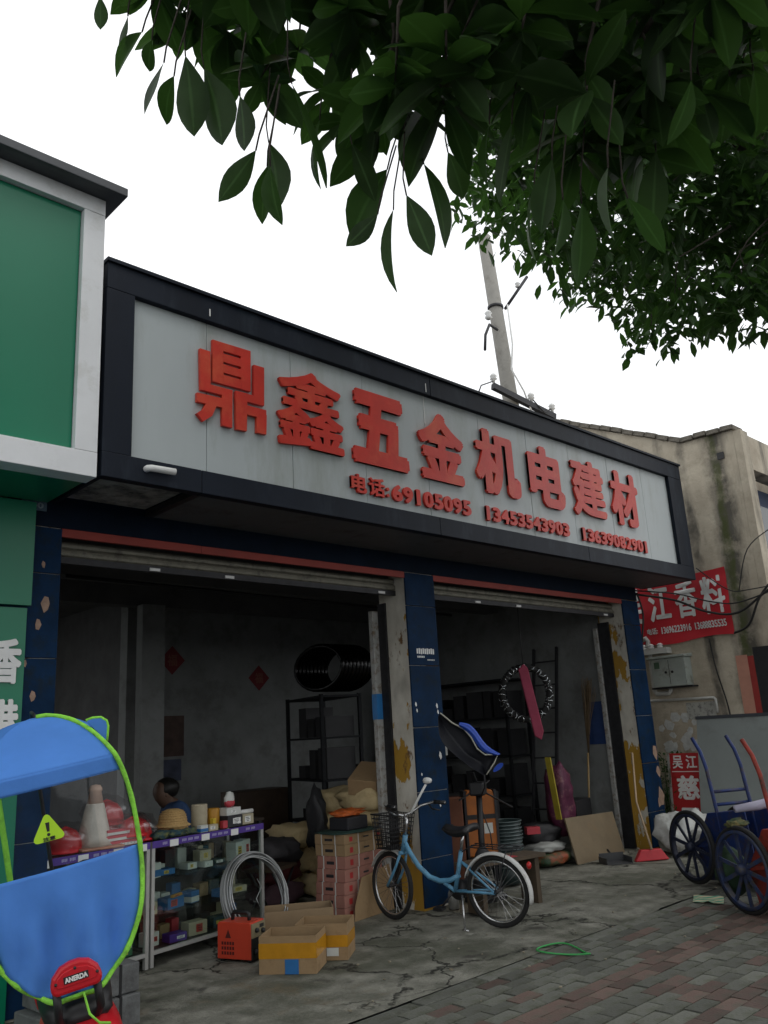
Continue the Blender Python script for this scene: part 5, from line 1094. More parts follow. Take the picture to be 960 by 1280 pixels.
# local: x forward, y left
bv = [(0, 0, .50, .14, .16), (.02, 0, .72, .12, .15), (.05, 0, .92, .12, .16), (.08, 0, 1.01, .085, .11), (.12, 0, 1.04, .07), (.16, 0, 1.06, .085), (.18, 0, 1.13, .115, .10), (.175, 0, 1.20, .115, .10), (.16, 0, 1.26, .08),
      (.06, .17, .99, .055), (.10, .23, .74, .045), (.30, .17, .66, .036), (.38, .14, .67, .028), (.06, -.17, .99, .055), (.10, -.23, .74, .045), (.30, -.17, .66, .036), (.38, -.14, .67, .028),
      (.10, .10, .48, .085), (.45, .13, .48, .065), (.44, .13, .25, .05), (.43, .13, .07, .036), (.55, .13, .04, .035), (.10, -.10, .48, .085), (.45, -.13, .48, .065), (.44, -.13, .25, .05), (.43, -.13, .07, .036), (.55, -.13, .04, .035),
      (.275, 0, 1.12, .018), (.44, .16, .665, .012), (.45, .14, .66, .011), (.45, .12, .66, .011), (.43, .10, .67, .011), (.44, -.16, .665, .012), (.45, -.14, .66, .011), (.45, -.12, .66, .011), (.43, -.10, .67, .011)]
be_ = [(0, 1), (1, 2), (2, 3), (3, 4), (4, 5), (5, 6), (6, 7), (7, 8), (2, 9), (9, 10), (10, 11), (11, 12), (2, 13), (13, 14), (14, 15), (15, 16), (0, 17), (17, 18), (18, 19), (19, 20), (20, 21), (0, 22), (22, 23), (23, 24), (24, 25), (25, 26), (6, 27), (12, 28), (12, 29), (12, 30), (12, 31), (16, 32), (16, 33), (16, 34), (16, 35)]
skin('body', bv, be_, M_skin, pe)
sv = [(0, 0, .50, .155, .175), (.02, 0, .72, .15, .175), (.045, 0, .92, .155, .19), (.075, 0, 1.035, .11, .13), (.06, .17, .99, .08), (.09, .22, .82, .066), (.06, -.17, .99, .08), (.09, -.22, .82, .066)]
skin('shirt', sv, [(0, 1), (1, 2), (2, 3), (2, 4), (4, 5), (2, 6), (6, 7)], M_shirt, pe)
tv = [(0, 0, .50, .15, .17), (.10, .10, .485, .098), (.45, .13, .485, .078), (.44, .13, .25, .066), (.43, .13, .09, .055), (.10, -.10, .485, .098), (.45, -.13, .485, .078), (.44, -.13, .25, .066), (.43, -.13, .09, .055)]
skin('trousers', tv, [(0, 1), (1, 2), (2, 3), (3, 4), (0, 5), (5, 6), (6, 7), (7, 8)], M_trou, pe)
MB().blob((.135, 0, 1.185), (.125, .108, .108), 2, .04, 2, sub=3).build('hair', M_hair, pe)
for s in (-1, 1): MB().blob((.165, s * .088, 1.13), (.018, .010, .028), 1, .05).build('ear', M_skin, pe); MB().blob((.262, s * .032, 1.15), (.008, .013, .007), 1, .02).build('eye', M_hair, pe)
MB().blob((.248, 0, 1.075), (.012, .024, .006), 1, .05).build('mouth', mat('lips', (.20, .08, .07), .5), pe)
sto = thing('stool', 'small dark stool under the seated person', 'stool', (4.52, 8.0, 0))
MB().lathe([(.001, .33), (.16, .33), (.17, .345), (.17, .36), (.001, .36)], 18).build('seat', M_iron, sto)
for k in range(4): a = k * 1.571 + .78; MB().tube([(.17 * math.cos(a), .17 * math.sin(a), 0), (.13 * math.cos(a), .13 * math.sin(a), .33)], .012, 6).build('leg', M_iron, sto)
# ================================================================== RIGHT BAY GOODS
M_basin = mat('dark_green_tub', (.014, .026, .026), .4, .2, 9); M_rim = mat('tub_rim', (.10, .13, .13), .4, .2)
for k in range(14):
    z = .02 + (13 - k) * .034
    t = thing('plastic_tub', 'dark green plastic tub, ' + ORD[k] + ' from the top of the stack' if k else 'dark green plastic tub at the very top of the stack', 'tub', (7.36 + random.uniform(-.008, .008), 5.98 + random.uniform(-.008, .008), z), random.random() * 6, 'stack of plastic tubs behind the bicycle')
    MB().lathe([(.001, .0), (.135, .0), (.150, .02), (.175, .17), (.170, .17), (.145, .024), (.001, .008)], 28).build('bowl', M_basin, t)
    MB().tube([(.178 * math.cos(i * .2244), .178 * math.sin(i * .2244), .17) for i in range(28)], .006, 6, True).build('rim', M_rim, t)
M_or = mat('orange_case', (.36, .11, .018), .55, .15, 5, dirt=((.28, .09, .02), .4, 4))
oc = thing('orange_case', 'worn orange upright case with a dark strap standing behind the bicycle', 'case', (6.97, 5.98, 0), -.68)
b = MB(); b.prism([(-.16, .34), (.16, .34), (.16, .92), (.13, .98), (-.13, .98), (-.16, .92)], (0, .10, 0), EX, EZ, -EY, .20); b.build('shell', M_or, oc, .012)
part('strap', M_black, oc, ((-.163, -.105, .70), (.163, .103, .745))); part('frame', M_iron, oc, ((-.17, -.11, .30), (-.145, .11, .98)), ((.145, -.11, .30), (.17, .11, .98)), ((-.17, -.11, .29), (.17, .11, .335)))
for x in (-.15, .15):
    for y in (-.09, .09): part('leg', M_iron, oc, ((x - .012, y - .012, 0), (x + .012, y + .012, .29)))
part('paper_label', M_wb, oc, ((.02, -.1035, .56), (.11, -.1015, .66)))
oc2 = thing('rusty_case', 'dull rust red case standing left of the orange case', 'case', (6.66, 6.12, 0), -.68)
part('shell', mat('rust_red_case', (.13, .045, .022), .7, .3, 5), oc2, ((-.13, -.10, .0), (.13, .10, .93)), bevel=.012); part('latch', M_iron, oc2, ((-.02, -.108, .6), (.02, -.1005, .68)))
tl = thing('power_tiller', 'black metal machine with blades on a post behind the bicycle', 'machine', (6.60, 5.66, 0))
MB().tube([(0, 0, 0), (.02, .02, .55), (.05, .03, 1.02)], .03, 10).build('post', M_black, tl); MB().cbox((.04, .03, 1.02), (.17, .15, .13), .5).build('head', M_black, tl, .02)
for k, (dx, dy, dz) in enumerate(((.30, -.17, -.20), (-.16, .12, -.10), (.22, .05, .06), (-.10, -.02, .16))):
    d = V((dx, dy, dz)); MB().bar(V((.04, .03, 1.02)) + d * .2, V((.04, .03, 1.02)) + d, .05, .012).build('blade', M_black, tl, .004)
part('base', M_black, tl, ((-.16, -.12, 0), (.18, .14, .05)), bevel=.01); MB().blob((.0, .0, .36), (.10, .09, .14), 4, .15, 2).build('engine', M_dark, tl); MB().tube([(.04, .03, .9), (.07, -.06, .6), (.06, -.08, .45)], .006, 5).build('chain', M_iron, tl)
# collapsed umbrella: black outside, blue lining, pale hem
um = thing('folded_umbrella', 'half-collapsed umbrella with blue lining hanging by the middle pillar', 'umbrella')
A, B, Cc = V((6.10, 5.57, 1.765)), V((6.47, 5.36, 1.17)), V((6.53, 5.28, 1.32))
n = 18; up_, lo_ = [], []
top = [V((6.06, 5.59, 1.76)), V((6.18, 5.55, 1.66)), V((6.28, 5.50, 1.60)), V((6.33, 5.46, 1.52)), V((6.36, 5.42, 1.41)), V((6.42, 5.38, 1.35)), V((6.53, 5.31, 1.345)), V((6.50, 5.34, 1.27)), V((6.455, 5.41, 1.165))]
bot = [V((6.05, 5.60, 1.74)), V((6.04, 5.61, 1.60)), V((6.06, 5.60, 1.50)), V((6.14, 5.58, 1.42)), V((6.20, 5.55, 1.36)), V((6.27, 5.52, 1.30)), V((6.33, 5.48, 1.24)), V((6.39, 5.45, 1.20)), V((6.45, 5.42, 1.16))]
b = MB(); K = 8; vs = []
for t_, o_ in zip(top, bot):
    for k in range(K + 1): f = k / K; p = t_.lerp(o_, f); p += V((.5, .6, 0)) * (.10 * math.sin(f * math.pi)) + V((.01, .0, .01)) * math.sin(f * 12); vs.append(p)
b.add(vs, [(i * (K + 1) + k, i * (K + 1) + k + 1, (i + 1) * (K + 1) + k + 1, (i + 1) * (K + 1) + k) for i in range(len(top) - 1) for k in range(K)], True)
o = b.build('canopy', mat('black_umbrella_cloth', (.010, .011, .016), .5, .2), um); s = o.modifiers.new('s', 'SOLIDIFY'); s.thickness = .003; s2 = o.modifiers.new('u', 'SUBSURF'); s2.levels = 1; s2.render_levels = 1
lin = [V((6.22, 5.50, 1.665)), V((6.30, 5.44, 1.655)), V((6.37, 5.40, 1.56)), V((6.42, 5.36, 1.43)), V((6.535, 5.28, 1.35))]
edge2 = [V((6.21, 5.50, 1.63)), V((6.29, 5.46, 1.575)), V((6.335, 5.42, 1.49)), V((6.385, 5.38, 1.365)), V((6.50, 5.30, 1.335))]
b = MB(); vs = []
for t_, o_ in zip(lin, edge2):
    for k in range(7): f = k / 6; vs.append(t_.lerp(o_, f) + V((-.5, -.6, 0)) * (.03 * math.sin(f * math.pi)) + V((-.3, -.4, .1)) * (.012 * math.sin(f * 11)))
b.add(vs, [(i * 7 + k, i * 7 + k + 1, (i + 1) * 7 + k + 1, (i + 1) * 7 + k) for i in range(4) for k in range(6)], True)
b.add([V((6.50, 5.30, 1.27)), V((6.56, 5.25, 1.27)), V((6.53, 5.29, 1.20)), V((6.455, 5.36, 1.17))], [(0, 1, 2, 3)])
o = b.build('lining', mat('royal_blue_lining', (.02, .07, .42), .4, .15), um); s = o.modifiers.new('u', 'SUBSURF'); s.levels = 1; s.render_levels = 2
MB().tube([p + V((-.012, -.012, 0)) for p in top], .007, 6).build('hem', mat('pale_hem', (.45, .45, .38), .6), um); MB().tube([(6.46, 5.44, 1.16), (6.52, 5.50, 1.04), (6.60, 5.62, .95)], .008, 6).build('shaft', M_iron, um)
# hanging tyre with glossy wrap, pink cloth, strips, bags
ty_ = thing('hanging_tyre', 'black tyre in shiny wrapping hanging in the far bay', 'tyre', M=frame((8.45, 6.35, 1.98), (.68, -.70, 0), (0, 0, 1)))
MB().tube([(.29 * math.cos(i * .1745), .31 * math.sin(i * .1745), .01 * math.sin(i)) for i in range(36)], .042, 10, True).build('tyre', M_rub, ty_)
b = MB()
for k in range(36):
    a = k * .1745 + random.uniform(-.05, .05); c = V((.29 * math.cos(a), .31 * math.sin(a), 0)); rd = V((math.cos(a), math.sin(a), 0)); R = .047
    pts = [c + rd * R * math.cos(j * .785) + EZ * R * math.sin(j * .785) + rd.cross(EZ) * random.uniform(-.03, .03) for j in range(8)]; b.tube(pts, .006, 4, True)
b.build('wrapping', mat('shiny_tinsel', (.62, .66, .70), .12, .5, 60, metal=.9), ty_)
MB().tube([(0, .30, 0), (.0, .55, .0), (0, 1.6, 0)], .005, 5).build('cord', M_black, ty_)
simple('pink_cloth', MB().prism([(-.05, -.55), (.02, -.60), (.07, -.50), (.06, .25), (.02, .30), (-.06, .24)], (8.32, 6.22, 2.02), (.70, -.70, 0), (-.10, .10, 1), (-.70, -.70, 0), .035), mat('dusty_pink_cloth', (.30, .045, .085), .8, .15, 5, bump=.4, bscale=8), 'long dusty pink cloth hanging through the wrapped tyre', 'cloth', bevel=.012)
simple('yellow_batten', MB().bar((8.52, 6.10, .52), (8.42, 6.10, 1.22), .075, .02), mat('mustard_yellow', (.30, .24, .02), .6, .15), 'upright mustard yellow strip below the pink cloth', 'strip')
simple('purple_sack', MB().blob((8.92, 6.35, .72), (.16, .16, .40), 14, .18, 2, sub=3, box=.35), mat('plum_print_sack', (.085, .012, .04), .55, .35, 7, dirt=((.25, .12, .12), .3, 9), bump=.4, bscale=10), 'tall plum coloured printed sack in the far bay', 'sack')
simple('dark_sack', MB().blob((8.66, 6.50, .34), (.32, .20, .12), 15, .15, 2, sub=3, box=.3), M_dark, 'black sack lying under the plum coloured sack', 'sack'); simple('grey_sack', MB().blob((8.55, 6.36, .205), (.30, .17, .055), 16, .15, 2.4, sub=3, box=.3), mat('grey_white_sack', (.34, .35, .33), .7, .12, 6), 'pale grey flat sack between the black sack and the green bag', 'sack')
simple('green_print_bag', MB().blob((8.58, 6.32, .085), (.30, .18, .075), 17, .12, 2.4, sub=3, box=.4), mat('green_red_print', (.03, .07, .035), .5, .3, 6, dirt=((.35, .06, .02), .5, 5)), 'green and orange printed bag on the ground in the far bay', 'bag')
simple('red_tin', MB().cbox((8.28, 6.32, .42), (.16, .10, .08), -.6), M_pinkc, 'small dark red box on a sack near the yellow strip', 'box', bevel=.004)
bn_ = thing('wooden_bench', 'low plank bench with papers behind the bicycle', 'bench', (6.55, 5.30, 0), -.15)
part('plank', mat('worn_plank', (.075, .055, .036), .8, .25, 8), bn_, ((-.55, -.14, .40), (.34, .14, .43)))
for x in (-.45, .22): part('leg', mat('worn_plank', (.16, .11, .065), .8, .25, 8), bn_, ((x, -.11, 0), (x + .05, .11, .399)))
part('paper', M_pinkc, bn_, ((-.25, -.10, .431), (.02, .05, .434)))
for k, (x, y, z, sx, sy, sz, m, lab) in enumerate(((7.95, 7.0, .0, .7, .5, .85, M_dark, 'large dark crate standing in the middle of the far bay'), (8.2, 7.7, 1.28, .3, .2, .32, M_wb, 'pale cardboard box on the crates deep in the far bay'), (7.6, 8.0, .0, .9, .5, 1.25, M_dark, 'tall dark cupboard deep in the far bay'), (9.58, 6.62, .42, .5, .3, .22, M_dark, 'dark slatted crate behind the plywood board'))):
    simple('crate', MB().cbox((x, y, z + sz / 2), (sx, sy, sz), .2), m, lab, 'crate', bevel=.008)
simple('metal_can', MB().lathe([(.001, 0), (.05, 0), (.05, .13), (.035, .16), (.02, .17), (.001, .17)], 16, Matrix.Translation((6.18, 5.70, 0))), mat('pale_can', (.30, .30, .28), .4, .2, metal=.4), 'small pale can at the foot of the middle pillar', 'can')
hp = MB(); hp.tube([(5.47 + .155 * math.cos(i * .1963) * .75 + .05 * math.sin(i * .3927), 3.98 + .21 * math.sin(i * .1963), .010 + .004 * math.sin(i * .6)) for i in range(32)], .006, 6, True)
simple('green_strap_loop', hp, mat('green_packing_strap', (.05, .34, .09), .45, .1), 'bright green strap loop lying on the paving edge', 'strap')
b = MB()
for k in range(70):
    x, y = random.uniform(3.6, 9), random.uniform(3.2, 5.6); s = random.uniform(.006, .02); a = random.random() * 6
    b.prism([(s * math.cos(a + i * 1.256) * random.uniform(.5, 1), s * math.sin(a + i * 1.256) * random.uniform(.4, 1)) for i in range(5)], (x, y, .004), EX, EY, EZ, random.uniform(.002, .008))
tag(b.build('litter_bits', mat('litter', (.25, .22, .16), .8, .5, 40)), 'scattered dry leaf bits and grit on the ground', 'litter', kind='stuff')
# ================================================================== TREES
LEAF = [(0.777,1.785,3.584,0.797,1.812,3.502),(0.881,1.742,3.498,0.819,1.811,3.383),(0.853,1.567,3.253,0.831,1.632,3.136),(0.921,1.637,3.302,0.897,1.686,3.171),(0.952,1.633,3.382,1.012,1.670,3.178),(1.000,1.618,3.361,1.088,1.620,3.156),(1.001,1.390,2.961,0.972,1.501,2.869),(1.177,1.574,3.189,1.248,1.578,2.990),(1.179,1.586,3.120,1.207,1.667,2.999),(0.959,1.279,2.830,0.993,1.316,2.713),(1.121,1.394,3.224,1.254,1.413,2.999),(1.315,1.262,2.984,1.239,1.372,2.812),(1.256,1.247,2.820,1.219,1.322,2.752),(1.283,1.219,2.829,1.320,1.310,2.669),(1.248,1.141,2.810,1.304,1.123,2.665),(1.329,1.150,2.940,1.435,1.138,2.779),(1.579,1.141,3.202,1.566,1.212,3.107),(1.334,0.948,2.928,1.365,1.021,2.822),(1.460,0.972,3.011,1.475,1.053,2.846),(1.515,0.967,2.847,1.497,1.026,2.686),(1.697,0.948,2.881,1.754,1.007,2.697),(1.446,0.852,2.726,1.469,0.884,2.605),(1.629,0.790,2.778,1.698,0.748,2.644),(1.631,0.601,2.980,1.674,0.668,2.870),(2.022,0.645,3.254,2.033,0.702,3.075),(1.993,0.576,3.205,2.017,0.587,3.010),(0.834,1.733,3.514,0.835,1.778,3.442),(0.870,1.664,3.405,0.863,1.692,3.314),(0.941,1.366,3.066,0.972,1.381,2.936),(1.267,1.459,3.236,1.271,1.525,3.067),(1.188,1.253,2.989,1.277,1.271,2.883),(1.509,1.217,3.106,1.567,1.209,2.979),(1.465,0.878,2.855,1.490,0.955,2.716),(1.472,0.748,2.760,1.482,0.796,2.610),(1.903,0.825,3.065,1.962,0.898,2.883),]
TWIG = [(0.63,1.6,3.47),(0.73,1.83,3.93),(0.59,1.41,3.52),(0.72,1.85,4.21),(0.63,1.58,4.0),(0.69,1.73,4.35),(0.51,1.34,3.87),(0.59,1.52,4.31),(0.85,1.84,3.76),(0.84,1.75,3.8),(0.63,1.43,3.45),(0.71,1.53,3.76),(0.71,1.54,3.93),(0.65,1.48,3.91),(0.85,1.83,4.62),(0.7,1.67,4.48),(0.7,1.52,4.43),(0.89,1.7,3.62),(0.93,1.82,3.87),(0.87,1.72,3.91),(0.98,1.85,4.2),(0.76,1.5,3.81),(0.66,1.27,3.66),(0.9,1.84,4.58),(0.68,1.36,3.96),(0.91,1.78,4.88),(0.71,1.4,4.35),(1.1,1.91,3.83),(0.99,1.84,3.79),(0.96,1.74,3.84),(1.0,1.76,4.01),(0.83,1.51,3.83),(0.78,1.4,3.77),(0.98,1.73,4.44),(0.99,1.74,4.72),(0.83,1.56,4.42),(0.96,1.73,4.91),(0.82,1.28,3.08),(1.1,1.81,3.79),(0.8,1.36,3.31),(1.02,1.72,3.92),(0.86,1.35,3.62),(0.98,1.53,3.99),(0.99,1.56,4.16),(1.0,1.66,4.41),(0.9,1.41,4.2),(0.97,1.5,4.6),(0.97,1.6,4.81),(0.94,1.39,3.18),(1.16,1.75,3.68),(1.15,1.72,3.75),(1.05,1.49,3.64),(1.21,1.75,4.19),(1.03,1.46,3.85),(0.86,1.3,3.73),(0.99,1.5,4.16),(0.89,1.26,3.98),(1.07,1.6,4.75),(0.8,1.14,4.0),(0.83,1.16,4.17),(1.18,1.61,3.43),(1.25,1.76,3.73),(1.08,1.44,3.48),(0.84,1.18,3.24),(1.01,1.32,3.57),(1.22,1.65,4.22),(0.91,1.17,3.57),(1.22,1.6,4.44),(1.05,1.35,4.21),(1.11,1.43,4.49),(1.11,1.45,4.72),(0.78,1.04,3.94),(1.37,1.71,3.58),(1.38,1.68,3.7),(1.19,1.45,3.54),(1.12,1.36,3.54),(0.98,1.25,3.51),(1.27,1.56,4.2),(1.29,1.59,4.38),(0.89,1.09,3.58),(1.05,1.24,4.03),(0.84,0.99,3.72),(1.05,1.22,4.35),(1.09,1.33,4.67),(1.35,1.55,3.44),(1.31,1.56,3.56),(1.34,1.53,3.72),(1.3,1.42,3.74),(1.35,1.6,3.98),(1.2,1.37,3.89),(1.12,1.26,3.81),(1.12,1.29,4.01),(0.97,1.04,3.74),(1.16,1.32,4.33),(1.07,1.17,4.19),(1.01,1.08,4.13),(1.43,1.52,3.34),(1.46,1.62,3.53),(1.27,1.3,3.41),(1.15,1.2,3.33),(1.45,1.53,3.98),(1.28,1.37,3.79),(1.06,1.14,3.56),(1.09,1.07,3.68),(1.19,1.2,4.0),(0.96,0.96,3.69),(0.96,0.92,3.74),(0.93,0.96,3.82),(1.31,1.26,4.78),(1.24,1.22,3.04),(1.22,1.17,3.1),(1.34,1.28,3.44),(1.24,1.21,3.41),(1.55,1.42,3.97),(1.31,1.28,3.76),(1.49,1.44,4.22),(1.19,1.09,3.73),(1.0,0.95,3.57),(1.48,1.32,4.54),(1.44,1.32,4.66),(1.07,0.99,4.0),(1.34,1.18,4.78),(1.33,1.16,3.08),(1.13,1.04,2.99),(1.58,1.41,3.68),(1.52,1.36,3.74),(1.4,1.23,3.64),(1.32,1.13,3.66),(1.44,1.19,3.99),(1.55,1.26,4.27),(1.04,0.88,3.51),(1.11,0.95,3.81),(1.48,1.21,4.6),(1.31,1.05,4.4),(1.22,1.03,4.37),(1.29,1.04,3.02),(1.6,1.31,3.53),(1.32,1.12,3.33),(1.48,1.21,3.61),(1.64,1.32,4.01),(1.24,0.96,3.53),(1.3,0.97,3.71),(1.58,1.21,4.35),(1.52,1.15,4.34),(1.25,0.96,4.06),(1.12,0.83,3.87),(1.06,0.8,3.87),(1.21,0.96,3.01),(1.25,0.94,3.11),(1.23,0.91,3.24),(1.63,1.18,3.91),(1.63,1.13,3.93),(1.3,0.89,3.57),(1.33,0.97,3.82),(1.15,0.83,3.62),(1.54,1.04,4.39),(1.58,1.02,4.63),(1.51,0.98,4.59),(1.32,0.83,4.39),(1.83,1.28,3.53),(1.66,1.15,3.5),(1.37,0.96,3.31),(1.78,1.15,3.83),(1.39,0.94,3.48),(1.48,0.99,3.73),(1.33,0.89,3.67),(1.73,1.04,4.35),(1.6,1.04,4.33),(1.21,0.77,3.76),(1.21,0.73,3.86),(1.71,0.99,4.93),(1.96,1.25,3.53),(1.5,0.94,3.12),(1.31,0.82,3.08),(1.7,1.11,3.64),(1.61,0.98,3.63),(1.69,0.98,3.88),(1.44,0.88,3.66),(1.6,0.95,3.97),(1.21,0.71,3.55),(1.27,0.71,3.68),(1.42,0.77,4.06),(1.5,0.86,4.41),(1.22,0.63,3.89),(1.97,1.14,3.37),(1.44,0.86,3.01),(1.8,1.02,3.52),(1.41,0.79,3.2),(1.65,0.94,3.54),(1.37,0.74,3.33),(1.71,0.96,3.9),(1.77,0.93,4.06),(1.66,0.87,4.05),(1.34,0.67,3.7),(1.53,0.77,4.15),(1.38,0.67,3.95),(1.53,0.72,4.35),(1.74,0.97,3.08),(1.45,0.76,2.96),(1.63,0.83,3.21),(1.61,0.87,3.29),(1.48,0.77,3.28),(1.5,0.75,3.39),(1.97,0.99,4.07),(1.36,0.64,3.39),(1.51,0.71,3.76),(1.42,0.65,3.68),(1.89,0.85,4.48),(1.81,0.85,4.56),(1.69,0.76,4.56),(1.47,0.6,4.2),(1.85,0.93,3.13),(1.74,0.9,3.14),(1.81,0.92,3.38),(2.12,0.97,3.73),(1.66,0.78,3.42),(1.75,0.79,3.64),(2.03,0.93,4.15),(1.8,0.8,3.9),(1.49,0.63,3.64),(1.9,0.83,4.3),(1.5,0.61,3.84),(1.96,0.8,4.69),(1.88,0.76,4.74),(1.86,0.72,4.87),(1.97,0.89,3.13),(1.84,0.85,3.24),(1.75,0.8,3.23),(1.99,0.84,3.57),(2.2,0.91,3.87),(2.06,0.81,3.87),(2.0,0.81,3.97),(2.1,0.86,4.24),(1.99,0.75,4.2),(1.93,0.75,4.29),(1.72,0.65,4.15),(1.95,0.73,4.56),(1.63,0.53,4.13),(1.71,0.54,4.44),(1.99,0.81,3.2),(1.75,0.74,3.12),(2.21,0.89,3.65),(1.62,0.64,3.19),(1.59,0.59,3.26),(2.11,0.73,3.97),(2.02,0.71,3.98),(1.68,0.56,3.68),(1.92,0.66,4.15),(2.12,0.72,4.52),(1.5,0.45,3.73),(1.68,0.5,4.1),(2.1,0.6,4.87),(1.9,0.68,3.16),(1.95,0.72,3.32),(1.94,0.65,3.47),(1.78,0.63,3.4),(1.85,0.59,3.58),(1.76,0.57,3.63),(1.95,0.61,3.9),(1.75,0.55,3.8),(2.19,0.62,4.54),(1.83,0.53,4.19),(1.75,0.5,4.19),(1.81,0.48,4.41),(2.12,0.68,3.33),(2.08,0.68,3.51),(1.58,0.51,3.11),(1.6,0.48,3.25),(2.09,0.58,3.82),(2.07,0.6,4.01),(1.57,0.43,3.52),(2.13,0.53,4.22),(1.72,0.43,3.86),(1.63,0.4,3.85),(1.86,0.42,4.32),(2.06,0.46,4.74),(2.1,0.63,3.33),(1.92,0.52,3.28),(1.74,0.5,3.27),(2.21,0.61,3.8),(1.76,0.44,3.49),(1.73,0.41,3.5),(1.64,0.36,3.5),(2.01,0.44,4.11),(2.32,0.45,4.61),(1.77,0.37,4.02),(1.9,0.33,4.24),(2.52,0.61,3.67),(2.33,0.56,3.65),(2.15,0.49,3.61),(2.44,0.52,3.91),(1.65,0.36,3.34),(1.75,0.36,3.51),(2.17,0.41,4.08),(2.32,0.41,4.32),(1.6,0.3,3.61),(2.27,0.4,4.6),(2.33,0.33,4.84)]
